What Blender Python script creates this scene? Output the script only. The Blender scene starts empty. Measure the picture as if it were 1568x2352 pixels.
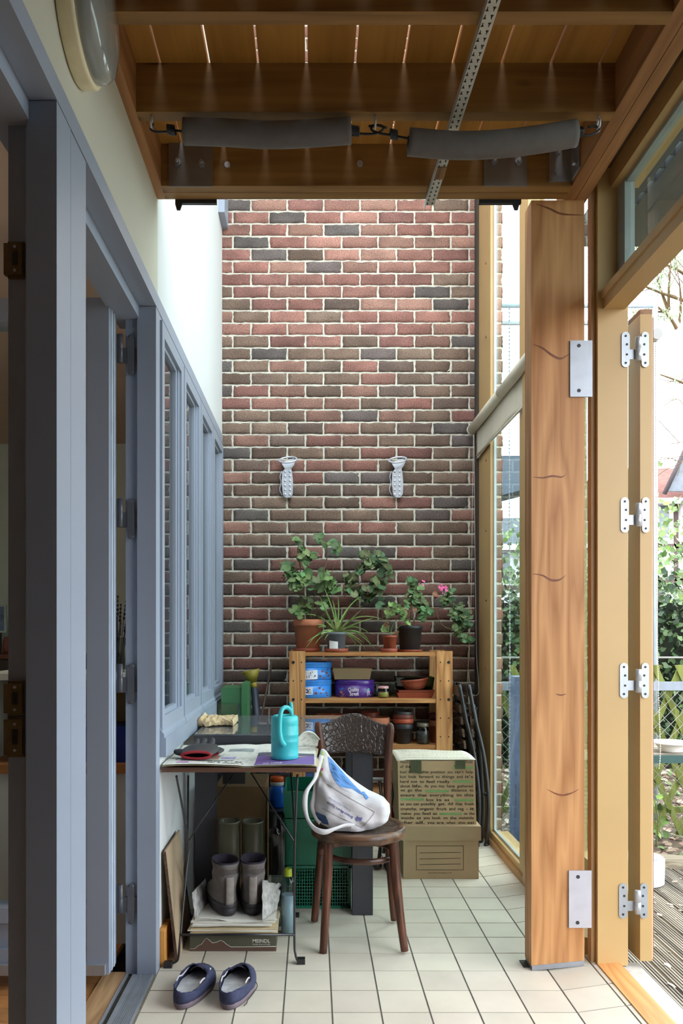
import bpy, bmesh, math, random
from mathutils import Vector, Matrix, noise
from mathutils.bvhtree import BVHTree
R = random.Random(7)
PI = math.pi
S = bpy.context.scene
COL = S.collection
# ---------------------------------------------------------------- camera facts
F, VX, VY, H = 1832.0, 718.0, 1450.0, 1.21
def xx(px, Y): return (px - VX) * Y / F
def zz(py, Y): return H - (py - VY) * Y / F
def at(px, py, Y): return Vector((xx(px, Y), Y, zz(py, Y)))
cam = bpy.data.cameras.new('camera'); camo = bpy.data.objects.new('camera', cam); COL.objects.link(camo)
camo.location = (0, 0, H); camo.rotation_euler = (PI/2, 0, 0)
cam.sensor_fit = 'VERTICAL'; cam.sensor_height = 36; cam.sensor_width = 24
cam.lens = F/2352*36; cam.shift_x = (784-VX)/2352; cam.shift_y = (VY-1176)/2352
cam.clip_start = .05; cam.clip_end = 300
S.camera = camo
S.view_settings.view_transform = 'Standard'; S.view_settings.look = 'None'
S.view_settings.gamma = 1; S.view_settings.use_curve_mapping = False
S.view_settings.exposure = -0.12
# ---------------------------------------------------------------- materials
MATS = {}
def srgb(r, g, b):
    f = lambda c: ((c/255+.055)/1.055)**2.4 if c > 10 else c/255/12.92
    return (f(r), f(g), f(b))
def _new(name):
    m = bpy.data.materials.new(name); m.use_nodes = True; nt = m.node_tree; nt.nodes.clear()
    out = nt.nodes.new('ShaderNodeOutputMaterial'); b = nt.nodes.new('ShaderNodeBsdfPrincipled')
    nt.links.new(b.outputs[0], out.inputs[0]); MATS[name] = m
    return m, nt, b, out
def N(nt, typ, **kw):
    n = nt.nodes.new(typ)
    for k, v in kw.items():
        if k.startswith('i_'):
            n.inputs[k[2:].replace('_', ' ')].default_value = v
        else: setattr(n, k, v)
    return n
def ramp(nt, fac, stops):
    r = nt.nodes.new('ShaderNodeValToRGB'); e = r.color_ramp.elements
    while len(e) < len(stops): e.new(.5)
    for q, (p, c) in zip(e, stops): q.position = p; q.color = (*c, 1)
    nt.links.new(fac, r.inputs[0]); return r
def coords(nt, scale=(1,1,1), kind='Object'):
    tc = nt.nodes.new('ShaderNodeTexCoord'); mp = nt.nodes.new('ShaderNodeMapping')
    mp.inputs['Scale'].default_value = scale
    nt.links.new(tc.outputs[kind], mp.inputs[0]); return mp.outputs[0]
def bump(nt, b, h, s, d=.01):
    bp = N(nt, 'ShaderNodeBump'); bp.inputs['Strength'].default_value = s; bp.inputs['Distance'].default_value = d
    nt.links.new(h, bp.inputs['Height']); nt.links.new(bp.outputs[0], b.inputs['Normal'])
def mat(name, c, rough=.5, var=.12, ns=8, metal=0, bmp=0, bs=60, spec=.5, coat=0, trans=0, alpha=1, emit=0, sss=0):
    """paint / plastic / fabric with a little tonal unevenness"""
    if name in MATS: return MATS[name]
    m, nt, b, out = _new(name)
    b.inputs['Roughness'].default_value = rough; b.inputs['Metallic'].default_value = metal
    b.inputs['Specular IOR Level'].default_value = spec
    b.inputs['Coat Weight'].default_value = coat
    b.inputs['Alpha'].default_value = alpha
    v = coords(nt, (ns,)*3); n = N(nt, 'ShaderNodeTexNoise'); n.inputs['Detail'].default_value = 5
    n.inputs['Scale'].default_value = 1
    nt.links.new(v, n.inputs['Vector'])
    lo = tuple(x*(1-var) for x in c); hi = tuple(min(1, x*(1+var)) for x in c)
    r = ramp(nt, n.outputs['Fac'], [(.3, lo), (.7, hi)]); nt.links.new(r.outputs[0], b.inputs['Base Color'])
    if bmp:
        v2 = coords(nt, (bs,)*3); n2 = N(nt, 'ShaderNodeTexNoise'); n2.inputs['Scale'].default_value = 1
        n2.inputs['Detail'].default_value = 4
        nt.links.new(v2, n2.inputs['Vector']); bump(nt, b, n2.outputs['Fac'], bmp, .003)
    if emit:
        b.inputs['Emission Color'].default_value = (*c, 1); b.inputs['Emission Strength'].default_value = emit
    return m
def wood(name, dark, light, axis='Z', rough=.55, gs=1., knots=.0, contrast=1.0, ring=1.0, spec=.4):
    if name in MATS: return MATS[name]
    m, nt, b, out = _new(name); b.inputs['Roughness'].default_value = rough
    b.inputs['Specular IOR Level'].default_value = spec
    ai = 'XYZ'.index(axis)
    sc = [55*gs]*3; sc[ai] = 1.6*gs
    v = coords(nt, sc); n = N(nt, 'ShaderNodeTexNoise'); n.inputs['Scale'].default_value = 1
    n.inputs['Detail'].default_value = 4; n.inputs['Distortion'].default_value = .6; nt.links.new(v, n.inputs['Vector'])
    sc2 = [9*gs]*3; sc2[ai] = .9*gs
    v2 = coords(nt, sc2); w = N(nt, 'ShaderNodeTexNoise'); w.inputs['Scale'].default_value = 1
    w.inputs['Detail'].default_value = 2; nt.links.new(v2, w.inputs['Vector'])
    # growth rings: folded coarse noise
    mul = N(nt, 'ShaderNodeMath', operation='MULTIPLY'); mul.inputs[1].default_value = 14*ring
    nt.links.new(w.outputs['Fac'], mul.inputs[0])
    pp = N(nt, 'ShaderNodeMath', operation='PINGPONG'); pp.inputs[1].default_value = 1
    nt.links.new(mul.outputs[0], pp.inputs[0])
    mx = N(nt, 'ShaderNodeMath', operation='MULTIPLY_ADD'); mx.inputs[1].default_value = .38
    nt.links.new(pp.outputs[0], mx.inputs[0])
    m2 = N(nt, 'ShaderNodeMath', operation='MULTIPLY'); m2.inputs[1].default_value = .62
    nt.links.new(n.outputs['Fac'], m2.inputs[0]); nt.links.new(m2.outputs[0], mx.inputs[2])
    r = ramp(nt, mx.outputs[0], [(.5-.28/contrast, dark), (.5+.28/contrast, light)])
    col = r.outputs[0]
    if knots:
        sc3 = [5.5]*3; sc3[ai] = 2.4
        v3 = coords(nt, sc3); vo = N(nt, 'ShaderNodeTexVoronoi'); vo.inputs['Scale'].default_value = 1
        nt.links.new(v3, vo.inputs['Vector'])
        kr = ramp(nt, vo.outputs['Distance'], [(0.0, (1,1,1)), (knots*.55, (1,1,1)), (knots, (0,0,0))])
        mk = N(nt, 'ShaderNodeMixRGB'); mk.inputs[2].default_value = (*[x*.3 for x in dark], 1)
        nt.links.new(kr.outputs[0], mk.inputs[0]); nt.links.new(col, mk.inputs[1]); col = mk.outputs[0]
    nt.links.new(col, b.inputs['Base Color'])
    bump(nt, b, n.outputs['Fac'], .25, .002)
    return m
def glass(name, tint=(.93,.97,.96), rough=.0, refl=1.0, haze=0, hc=(.5,.5,.5)):
    if name in MATS: return MATS[name]
    m = bpy.data.materials.new(name); m.use_nodes = True; nt = m.node_tree; nt.nodes.clear(); MATS[name] = m
    out = nt.nodes.new('ShaderNodeOutputMaterial'); t = nt.nodes.new('ShaderNodeBsdfTransparent')
    g = nt.nodes.new('ShaderNodeBsdfGlossy'); g.inputs['Roughness'].default_value = rough
    g.inputs['Color'].default_value = (refl, refl, refl, 1)
    t.inputs[0].default_value = (*tint, 1)
    fr = nt.nodes.new('ShaderNodeFresnel'); fr.inputs[0].default_value = 1.5
    ge = nt.nodes.new('ShaderNodeNewGeometry'); fb = nt.nodes.new('ShaderNodeMath'); fb.operation = 'SUBTRACT'; fb.inputs[0].default_value = 1
    nt.links.new(ge.outputs['Backfacing'], fb.inputs[1]); fm = nt.nodes.new('ShaderNodeMath'); fm.operation = 'MULTIPLY'
    nt.links.new(fr.outputs[0], fm.inputs[0]); nt.links.new(fb.outputs[0], fm.inputs[1])
    mx = nt.nodes.new('ShaderNodeMixShader'); nt.links.new(fm.outputs[0], mx.inputs[0])
    src = t.outputs[0]
    if haze:
        df = nt.nodes.new('ShaderNodeBsdfDiffuse'); df.inputs[0].default_value = (*hc, 1); mh = nt.nodes.new('ShaderNodeMixShader'); mh.inputs[0].default_value = haze
        nt.links.new(t.outputs[0], mh.inputs[1]); nt.links.new(df.outputs[0], mh.inputs[2]); src = mh.outputs[0]
    nt.links.new(src, mx.inputs[1]); nt.links.new(g.outputs[0], mx.inputs[2]); nt.links.new(mx.outputs[0], out.inputs[0])
    return m
def attr_mat(name, rough=.85, var=.3, ns=90, bmp=.5, attr='bc'):
    m, nt, b, out = _new(name); b.inputs['Roughness'].default_value = rough
    a = N(nt, 'ShaderNodeAttribute', attribute_name=attr)
    v = coords(nt, (ns,)*3); n = N(nt, 'ShaderNodeTexNoise'); n.inputs['Scale'].default_value = 1; n.inputs['Detail'].default_value = 6
    nt.links.new(v, n.inputs['Vector'])
    r = ramp(nt, n.outputs['Fac'], [(.3, (1-var,)*3), (.7, (1+var*.6,)*3)])
    mm = N(nt, 'ShaderNodeMixRGB', blend_type='MULTIPLY'); mm.inputs[0].default_value = 1
    nt.links.new(a.outputs['Color'], mm.inputs[1]); nt.links.new(r.outputs[0], mm.inputs[2])
    nt.links.new(mm.outputs[0], b.inputs['Base Color'])
    if bmp: bump(nt, b, n.outputs['Fac'], bmp, .004)
    return m
# ---------------------------------------------------------------- mesh helpers
def box(bm, x0, x1, y0, y1, z0, z1, M=None, mi=0):
    vs = [bm.verts.new((x, y, z)) for x in (x0, x1) for y in (y0, y1) for z in (z0, z1)]
    fs = []
    for q in ((0,1,3,2),(4,6,7,5),(0,4,5,1),(2,3,7,6),(0,2,6,4),(1,5,7,3)):
        f = bm.faces.new([vs[i] for i in q]); f.material_index = mi; fs.append(f)
    if M: 
        for v in vs: v.co = M @ v.co
    return vs
def NB(): return bmesh.new()
def B(*a, bev=0, M=None):
    bm = NB(); box(bm, *a, M=M)
    if bev: bevel(bm, bev)
    return bm
def bevel(bm, w, seg=2, ang=30):
    es = [e for e in bm.edges if len(e.link_faces) == 2 and e.calc_face_angle(0) > math.radians(ang)]
    bmesh.ops.bevel(bm, geom=es, offset=w, segments=seg, affect='EDGES', profile=.5, clamp_overlap=True)
def rings(bm, rs, cap0=True, cap1=True, closed=True, mi=0):
    """loft between equal-length lists of points"""
    vr = [[bm.verts.new(p) for p in r] for r in rs]; n = len(vr[0])
    for a, b in zip(vr, vr[1:]):
        for i in range(n if closed else n-1):
            j = (i+1) % n
            f = bm.faces.new((a[i], a[j], b[j], b[i])); f.smooth = True; f.material_index = mi
    if cap0: bm.faces.new(list(reversed(vr[0]))).material_index = mi
    if cap1: bm.faces.new(vr[-1]).material_index = mi
    return vr
def lathe(bm, prof, c=(0,0,0), seg=32, sx=1, sy=1, cap0=True, cap1=True, mi=0, flut=None):
    rs = []
    for r, z in prof:
        rs.append([(c[0]+r*sx*math.cos(2*PI*i/seg), c[1]+r*sy*math.sin(2*PI*i/seg), c[2]+z) for i in range(seg)])
    return rings(bm, rs, cap0, cap1, mi=mi)
def smoothpts(pts, k=4):
    P = [Vector(p) for p in pts]; out = []
    if len(P) < 3: return P
    for i in range(len(P)-1):
        p0 = P[max(i-1, 0)]; p1 = P[i]; p2 = P[i+1]; p3 = P[min(i+2, len(P)-1)]
        for j in range(k):
            t = j/k
            out.append(.5*((2*p1)+(p2-p0)*t+(2*p0-5*p1+4*p2-p3)*t*t+(3*p1-p0-3*p2+p3)*t**3))
    out.append(P[-1]); return out
def tube(bm, pts, r, seg=10, smooth=0, closed=False, sx=1, sy=1, up=None, mi=0):
    """swept tube; r a number or a list (one per given point)"""
    n0 = len(pts); rad = [r]*n0 if not hasattr(r, '__len__') else list(r)
    if smooth:
        P = smoothpts(pts, smooth); m = len(P)
        rr = []
        for i in range(m):
            t = i/(m-1)*(n0-1); a = int(min(t, n0-2)); rr.append(rad[a]+(rad[a+1]-rad[a])*(t-a))
        rad = rr
    else: P = [Vector(p) for p in pts]
    rs = []; t0 = None; nrm = None
    L = len(P)
    for i in range(L):
        if closed: t = (P[(i+1) % L]-P[i-1])
        else: t = (P[min(i+1, L-1)]-P[max(i-1, 0)])
        if t.length < 1e-9: t = Vector((0,0,1))
        t.normalize()
        if nrm is None:
            u = Vector(up) if up else (Vector((0,0,1)) if abs(t.z) < .9 else Vector((1,0,0)))
            nrm = (u-t*u.dot(t)).normalized()
        else:
            nrm = (nrm-t*nrm.dot(t)); nrm = nrm.normalized() if nrm.length > 1e-6 else Vector((1,0,0))
        bn = t.cross(nrm)
        rs.append([P[i]+(nrm*math.cos(2*PI*k/seg)*sx+bn*math.sin(2*PI*k/seg)*sy)*rad[i] for k in range(seg)])
    if closed: rs.append(rs[0]); rings(bm, rs, False, False, mi=mi)
    else: rings(bm, rs, mi=mi)
    return P
def prism(bm, poly, d, M=None, mi=0, smooth=False):
    """polygon (list of (u,v)) in XZ plane at y=0 extruded to y=d"""
    a = [bm.verts.new((u, 0, v)) for u, v in poly]; b = [bm.verts.new((u, d, v)) for u, v in poly]
    n = len(poly); fs = [bm.faces.new(a), bm.faces.new(list(reversed(b)))]
    for i in range(n):
        j = (i+1) % n; f = bm.faces.new((a[j], a[i], b[i], b[j])); f.smooth = smooth; fs.append(f)
    for f in fs: f.material_index = mi
    if M:
        for v in a+b: v.co = M @ v.co
    return fs
def grid(bm, fn, nu, nv, mi=0, thick=0):
    vs = [[bm.verts.new(fn(i/nu, j/nv)) for j in range(nv+1)] for i in range(nu+1)]
    for i in range(nu):
        for j in range(nv):
            f = bm.faces.new((vs[i][j], vs[i+1][j], vs[i+1][j+1], vs[i][j+1])); f.smooth = True; f.material_index = mi
    return vs
def cyl(bm, p0, p1, r, seg=16, mi=0):
    tube(bm, [p0, p1], r, seg=seg, mi=mi)
def sph(bm, c, r, seg=10, sx=1, sy=1, sz=1):
    prof = [(max(1e-4, r*math.sin(PI*i/seg)), -r*sz*math.cos(PI*i/seg)) for i in range(seg+1)]
    lathe(bm, prof, c, seg=seg*2, sx=sx, sy=sy)
# ---------------------------------------------------------------- objects
ORG = {}
def root_org(o):
    return ORG.get(o.name, Vector((0,0,0)))
def obj(name, bm, m, parent=None, org=None, label=None, smooth=None, solid=0, sub=0, local=False):
    """one mesh object; vertices are given in world space and moved to the thing's own origin"""
    bmesh.ops.recalc_face_normals(bm, faces=bm.faces[:])
    me = bpy.data.meshes.new(name); 
    if parent is not None: o_ = root_org(parent)
    elif org is not None: o_ = Vector(org)
    else:
        xs = [v.co for v in bm.verts]
        mn = [min(v[k] for v in xs) for k in range(3)]; mxx = [max(v[k] for v in xs) for k in range(3)]
        o_ = Vector(((mn[0]+mxx[0])/2, (mn[1]+mxx[1])/2, mn[2]))
    if local: o_ = Vector((0,0,0))
    if smooth is not None:
        for f in bm.faces: f.smooth = smooth
    for v in bm.verts: v.co -= o_
    bm.to_mesh(me); bm.free()
    for mm in (m if isinstance(m, (list, tuple)) else [m]): me.materials.append(mm)
    o = bpy.data.objects.new(name, me); COL.objects.link(o)
    if parent is not None: o.parent = parent; ORG[o.name] = o_
    else: o.location = o_; ORG[o.name] = o_
    if solid:
        md = o.modifiers.new('s', 'SOLIDIFY'); md.thickness = solid; md.offset = 0
    if sub:
        md = o.modifiers.new('u', 'SUBSURF'); md.levels = sub; md.render_levels = sub
    if label: o['label'] = label
    return o
def T(name, loc, label, cat, group=None):
    o = bpy.data.objects.new(name, None); COL.objects.link(o); o.location = loc; o.empty_display_size = .05
    ORG[o.name] = Vector(loc); o['label'] = label; o['category'] = cat
    if group: o['group'] = group
    return o
def tag(o, label, cat, group=None, kind=None):
    o['label'] = label; o['category'] = cat
    if group: o['group'] = group
    if kind: o['kind'] = kind
    return o
def struct(name, bm, m, parent=None, **kw):
    o = obj(name, bm, m, parent, **kw)
    if parent is None: o['kind'] = 'structure'
    return o
def sroot(name, loc):
    o = bpy.data.objects.new(name, None); COL.objects.link(o); o.location = loc; ORG[o.name] = Vector(loc); o['kind'] = 'structure'
    return o
def dup(root, loc, label=None, rotz=None, group=None):
    r = root.copy(); COL.objects.link(r); r.location = loc; ORG[r.name] = Vector(loc)
    if rotz is not None: r.rotation_euler = (0, 0, rotz)
    if label: r['label'] = label
    if group: r['group'] = group
    for ch in list(root.children):
        c = ch.copy(); COL.objects.link(c); c.parent = r
        for g in list(ch.children):
            d = g.copy(); COL.objects.link(d); d.parent = c
    return r
def text_mesh(s, size=1, font_bold=False, ext=.0):
    cu = bpy.data.curves.new('t', 'FONT'); cu.body = s; cu.size = size; cu.extrude = ext; cu.resolution_u = 3
    if font_bold: cu.offset = .012*size
    o = bpy.data.objects.new('t', cu); COL.objects.link(o)
    bpy.context.view_layer.update()
    me = bpy.data.meshes.new_from_object(o.evaluated_get(bpy.context.evaluated_depsgraph_get()))
    bpy.data.objects.remove(o); bpy.data.curves.remove(cu)
    bm = NB(); bm.from_mesh(me); bpy.data.meshes.remove(me); return bm
def add_text(bm, s, M, width=None, height=None, bold=False):
    """text laid in its XY plane, lower-left at 0, scaled to width (and height), moved by M"""
    t = text_mesh(s, 1, bold)
    if not t.verts: t.free(); return
    x0 = min(v.co.x for v in t.verts); x1 = max(v.co.x for v in t.verts)
    sx = (width/(x1-x0)) if width else (height/.7 if height else 1)
    sy = (height/.7) if height else sx
    mp = {}
    for v in t.verts: mp[v] = bm.verts.new(M @ Vector(((v.co.x-x0)*sx, v.co.y*sy, 0)))
    for f in t.faces:
        try: bm.faces.new([mp[v] for v in f.verts])
        except ValueError: pass
    t.free()
UP = Matrix(((1,0,0,0),(0,0,1,0),(0,1,0,0),(0,0,0,1)))   # text XY -> world XZ, facing -Y (mirror-safe below)
def wallM(x, y, z, rot=0):   # text facing the camera (-Y)
    return Matrix.Translation((x, y, z)) @ Matrix.Rotation(PI/2, 4, 'X') @ Matrix.Rotation(rot, 4, 'Z')
# ================================================================ materials in use
PINE = wood('post_pine', srgb(158,104,58), srgb(204,150,98), 'Z', rough=.5, ring=.9, knots=.0, contrast=1.0)
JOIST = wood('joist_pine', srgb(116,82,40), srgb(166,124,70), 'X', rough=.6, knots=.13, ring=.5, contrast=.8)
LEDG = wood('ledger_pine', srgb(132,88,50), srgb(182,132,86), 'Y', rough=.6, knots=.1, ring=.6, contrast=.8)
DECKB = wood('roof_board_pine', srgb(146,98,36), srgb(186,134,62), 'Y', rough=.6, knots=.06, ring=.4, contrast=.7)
SHELFW = wood('shelf_pine', srgb(150,96,50), srgb(212,160,104), 'Z', rough=.55, knots=.08)
SHELFX = wood('shelf_board_pine', srgb(150,96,50), srgb(205,152,98), 'X', rough=.55)
BENT = wood('bentwood_dark', srgb(44,26,20), srgb(112,66,46), 'Z', rough=.32, contrast=.8, gs=1.4)
BENTX = wood('bentwood_ring', srgb(50,30,24), srgb(100,64,50), 'X', rough=.3, gs=1.4)
GREYP = mat('grey_blue_paint', srgb(151,161,178), .4, .04, 3)
OCHRE = mat('ochre_paint', srgb(190,156,104), .42, .05, 3, bmp=.05, bs=30)
OCHRED = mat('ochre_paint_worn', srgb(178,136,88), .5, .1, 5)
WHITE = mat('white_plaster', srgb(214,217,218), .8, .02, 2)
CREAM = mat('cream_plaster', srgb(200,197,182), .8, .03, 2)
STEEL = mat('galvanised_steel', srgb(168,172,178), .42, .12, 14, metal=.75, bmp=.1, bs=50)
ALU = mat('brushed_aluminium', srgb(168,172,180), .4, .08, 20, metal=.5)
DSTEEL = mat('dark_steel', srgb(60,60,62), .5, .1, 20, metal=.6)
BLACKM = mat('black_metal', srgb(34,34,37), .38, .1, 20, spec=.6)
SCREW = mat('screw_dark', srgb(40,36,34), .5)
CHROME = mat('bright_metal', srgb(186,188,192), .34, .05, 20, metal=.35)
GL = glass('window_glass')
GLT = glass('window_glass_green', (.86,.93,.91))
BRASS = mat('old_brass', srgb(120,100,66), .5, .2, 30, metal=.5)
# ================================================================ sky
w = bpy.data.worlds.new('sky'); S.world = w; w.use_nodes = True; nt = w.node_tree
bg = nt.nodes['Background']; bg.inputs[0].default_value = (.88, .945, 1.0, 1); bg.inputs[1].default_value = 6.9
# ================================================================ floor
def floor_z(x): return 0 if x < .839 else .14*(x-.839)
bm = NB(); lay = bm.loops.layers.float_color.new('bc')
xs = [-.56] + [.0615+.1555*k for k in range(-3, 6)] + [.9945, 1.03]
y0 = 2.532-.1555*24
g = .0028
for i in range(len(xs)-1):
    for j in range(40):
        a, b_ = xs[i]+g*(i > 0), xs[i+1]-g
        ya, yb = y0+.1555*j+g, min(y0+.1555*(j+1)-g, 4.86)
        if ya > 4.86 or b_-a < .01: continue
        n0 = len(bm.faces)
        vs = box(bm, a, b_, ya, yb, -.01, 0)
        for v in vs: v.co.z += floor_z(v.co.x)
        c = R.uniform(.93, 1.05); k = (.70*c, .635*c*R.uniform(.99,1.01), .53*c, 1)
        bm.faces.ensure_lookup_table()
        for f in bm.faces[n0:]:
            for l in f.loops: l[lay] = k
bevel(bm, .0016, 1)
TILE = attr_mat('cream_floor_tile', .38, .07, 7, .02)
fl = sroot('floor', (0, 2, 0))
struct('tile', bm, TILE, fl)
bm = NB(); 
vs = [[bm.verts.new((x, y, floor_z(x)-.003-(0))) for y in (-1.4, 4.87)] for x in (-.565, .839, 1.06)]
for i in range(2): bm.faces.new((vs[i][0], vs[i+1][0], vs[i+1][1], vs[i][1]))
struct('grout', bm, mat('floor_grout', srgb(120,118,112), .9, .15, 20), fl)
# ================================================================ brick wall
bm = NB(); lay = bm.loops.layers.float_color.new('bc')
JZ, CZ, BX = 1.804, .0756, .2215
pal_red = [(.31,.145,.115), (.28,.125,.10), (.34,.165,.13), (.26,.12,.10), (.32,.17,.13)]
pal_brn = [(.20,.13,.095), (.23,.15,.11), (.185,.125,.10), (.25,.17,.125)]
pal_gry = [(.165,.135,.125), (.15,.125,.115), (.18,.155,.14), (.17,.13,.12)]
WY = 4.86
def brick(xa, xb, za, zb, col, y=WY, seed=0):
    nx, nz = 9, 4
    n0 = len(bm.faces); vs = []
    for i in range(nx+1):
        row = []
        for j in range(nz+1):
            x = xa+(xb-xa)*i/nx; z = za+(zb-za)*j/nz
            e = (i in (0, nx)) or (j in (0, nz))
            nn = noise.noise(Vector((x*22, seed*3.1, z*22))); n2 = noise.noise(Vector((x*60+5, seed*1.7, z*60)))
            if i in (0, nx): x += n2*.0055
            if j in (0, nz): z += n2*.0050
            row.append(bm.verts.new((x, y+(.0035 if e else 0)-nn*.003-n2*.002, z)))
        vs.append(row)
    for i in range(nx):
        for j in range(nz):
            f = bm.faces.new((vs[i][j], vs[i+1][j], vs[i+1][j+1], vs[i][j+1])); f.smooth = True
            for l in f.loops:
                q = 1+.35*noise.noise(Vector((l.vert.co.x*9+seed, 0, l.vert.co.z*14)))
                l[lay] = (col[0]*q, col[1]*q, col[2]*q, 1)
    # rim back into the mortar
    edge = [vs[i][0] for i in range(nx+1)]+[vs[nx][j] for j in range(1, nz+1)]+[vs[i][nz] for i in range(nx-1, -1, -1)]+[vs[0][j] for j in range(nz-1, 0, -1)]
    back = [bm.verts.new(v.co+Vector((0, .02, 0))) for v in edge]
    for i in range(len(edge)):
        j = (i+1) % len(edge); f = bm.faces.new((edge[i], edge[j], back[j], back[i]))
        for l in f.loops: l[lay] = (*[c*.8 for c in col], 1)
for k in range(-24, 44):
    za = JZ+CZ*k+.0052; zb = za+CZ-.0104
    if zb < .01: continue
    off = -.3767+(BX/2 if k % 2 else 0)
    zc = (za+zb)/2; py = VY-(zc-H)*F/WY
    for q in range(-2, 9):
        xa, xb = off+BX*q+.0055, off+BX*(q+1)-.0055
        xa = max(xa, -.56); xb = min(xb, 1.152+.006*(k % 2))
        if xb-xa < .012: continue
        r = R.random()
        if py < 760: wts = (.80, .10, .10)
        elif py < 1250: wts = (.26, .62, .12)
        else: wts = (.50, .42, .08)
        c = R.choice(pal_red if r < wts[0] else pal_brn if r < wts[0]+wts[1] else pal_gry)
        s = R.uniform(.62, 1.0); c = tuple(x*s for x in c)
        if py < 760 and r < wts[0]: c = (c[0]*1.22, c[1]*1.25, c[2]*1.25)  # upper red bricks lightened in colour for the stronger light up there
        if py > 1250: c = tuple(x*.8 for x in c)  # lower bricks darkened in colour for the weaker light down there
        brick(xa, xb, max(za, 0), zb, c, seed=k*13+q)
wb = sroot('wall_back', (.2, 4.86, 0))
struct('brick', bm, attr_mat('rustic_brick', .9, .45, 150, .8), wb)
bm = B(-.56, 1.15, WY+.0055, WY+.12, 0, JZ+CZ*44)
MORT = mat('lime_mortar', srgb(200,196,182), .95, .14, 40, bmp=.6, bs=120)
struct('mortar', bm, MORT, wb)
# ================================================================ left wall: plaster, window band, plinth
wl = sroot('wall_left', (-.6, 3.5, 0))
struct('upper_plaster', B(-.75, -.552, 2.84, 4.88, 2.405, 5.1), WHITE, wl)
struct('fascia_plaster', B(-.75, -.552, -1.4, 2.84, 2.405, 3.1), CREAM, wl)
struct('lower_plaster', B(-.64, -.556, 2.868, 4.88, 0, .76), WHITE, wl)
# frame posts of the door openings
def post(name, x0, x1, y0, y1, z0=.0, z1=2.35, m=GREYP, bev=.003): return struct(name, B(x0, x1, y0, y1, z0, z1, bev=bev), m)
post('trim_1', -.616, -.55, 1.714, 1.812, -.02)
post('trim_2', -.616, -.551, 1.817, 1.938, -.02)
post('trim_3', -.662, -.617, 1.735, 1.92, -.02)
post('trim_4', -.616, -.55, 2.80, 2.868, 0)
post('trim_5', -.66, -.617, 2.815, 2.866, 0)
post('trim_6', -.66, -.549, -1.4, 4.86, 2.352, 2.404)
post('trim_18', -.70, -.61, -1.4, 2.90, 2.31, 2.351)
# brass lock keeps on the near post
def keep(py0, py1, nm, lab):
    Y = 1.735; t = T(nm, (xx(40, Y), Y-.005, zz(py1, Y)), lab, 'lock keep')
    z0, z1 = zz(py1, Y), zz(py0, Y)
    bm = NB(); box(bm, xx(13, Y), xx(55, Y), Y-.012, Y+.001, z0+.006, z1-.006); box(bm, xx(20, Y), xx(57, Y), Y-.006, Y+.002, z0, z1); bevel(bm, .001, 1)
    obj('plate', bm, BRASS, t)
    obj('slot', B(xx(33, Y), xx(45, Y), Y-.0135, Y-.008, z0+(z1-z0)*.32, z0+(z1-z0)*.68), SCREW, t)
    for f in (.18, .82):
        b2 = NB(); cyl(b2, (xx(39, Y), Y-.015, z0+(z1-z0)*f), (xx(39, Y), Y-.01, z0+(z1-z0)*f), .0032, 12); obj('screw', b2, CHROME, t)
keep(558, 642, 'lock_keep', 'upper brass lock keep plate on the grey door frame')
keep(1563, 1643, 'lock_keep', 'brass lock keep plate at waist height, the upper of the lower pair')
keep(1645, 1738, 'lock_keep', 'brass lock keep plate at waist height, lowest of the three keeps')
# threshold
th = sroot('trim_7', (-.6, 2.2, 0))
bm = NB(); box(bm, -.618, -.556, -1.4, 2.80, -.02, .004)
for k in range(9): box(bm, -.612+.006*k, -.6085+.006*k, -1.4, 2.80, .004, .0065)
box(bm, -.656, -.650, -1.4, 2.82, -.02, .008); box(bm, -.632, -.618, -1.4, 2.80, -.02, .007)
struct('aluminium_track', bm, ALU, th)
struct('track_groove', B(-.650, -.632, -1.4, 2.82, -.02, -.004), mat('grimy_dark', srgb(70,68,60), .9, .3, 60), th)
struct('wood_sill', B(-.735, -.657, -1.4, 2.82, -.02, .006, bev=.003), wood('sill_oak', srgb(150,110,76), srgb(200,164,122), 'Y'), th)
struct('mastic_edge', B(-.5565, -.548, -1.4, 2.93, -.01, .0015), mat('grimy_grout', srgb(120,112,98), .95, .35, 60), th)
struct('baseboard_left', B(-.5555, -.535, 2.875, 3.0, 0, .13, bev=.003), wood('off_cut_pine', srgb(180,112,44), srgb(222,160,84), 'Z'))
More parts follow.
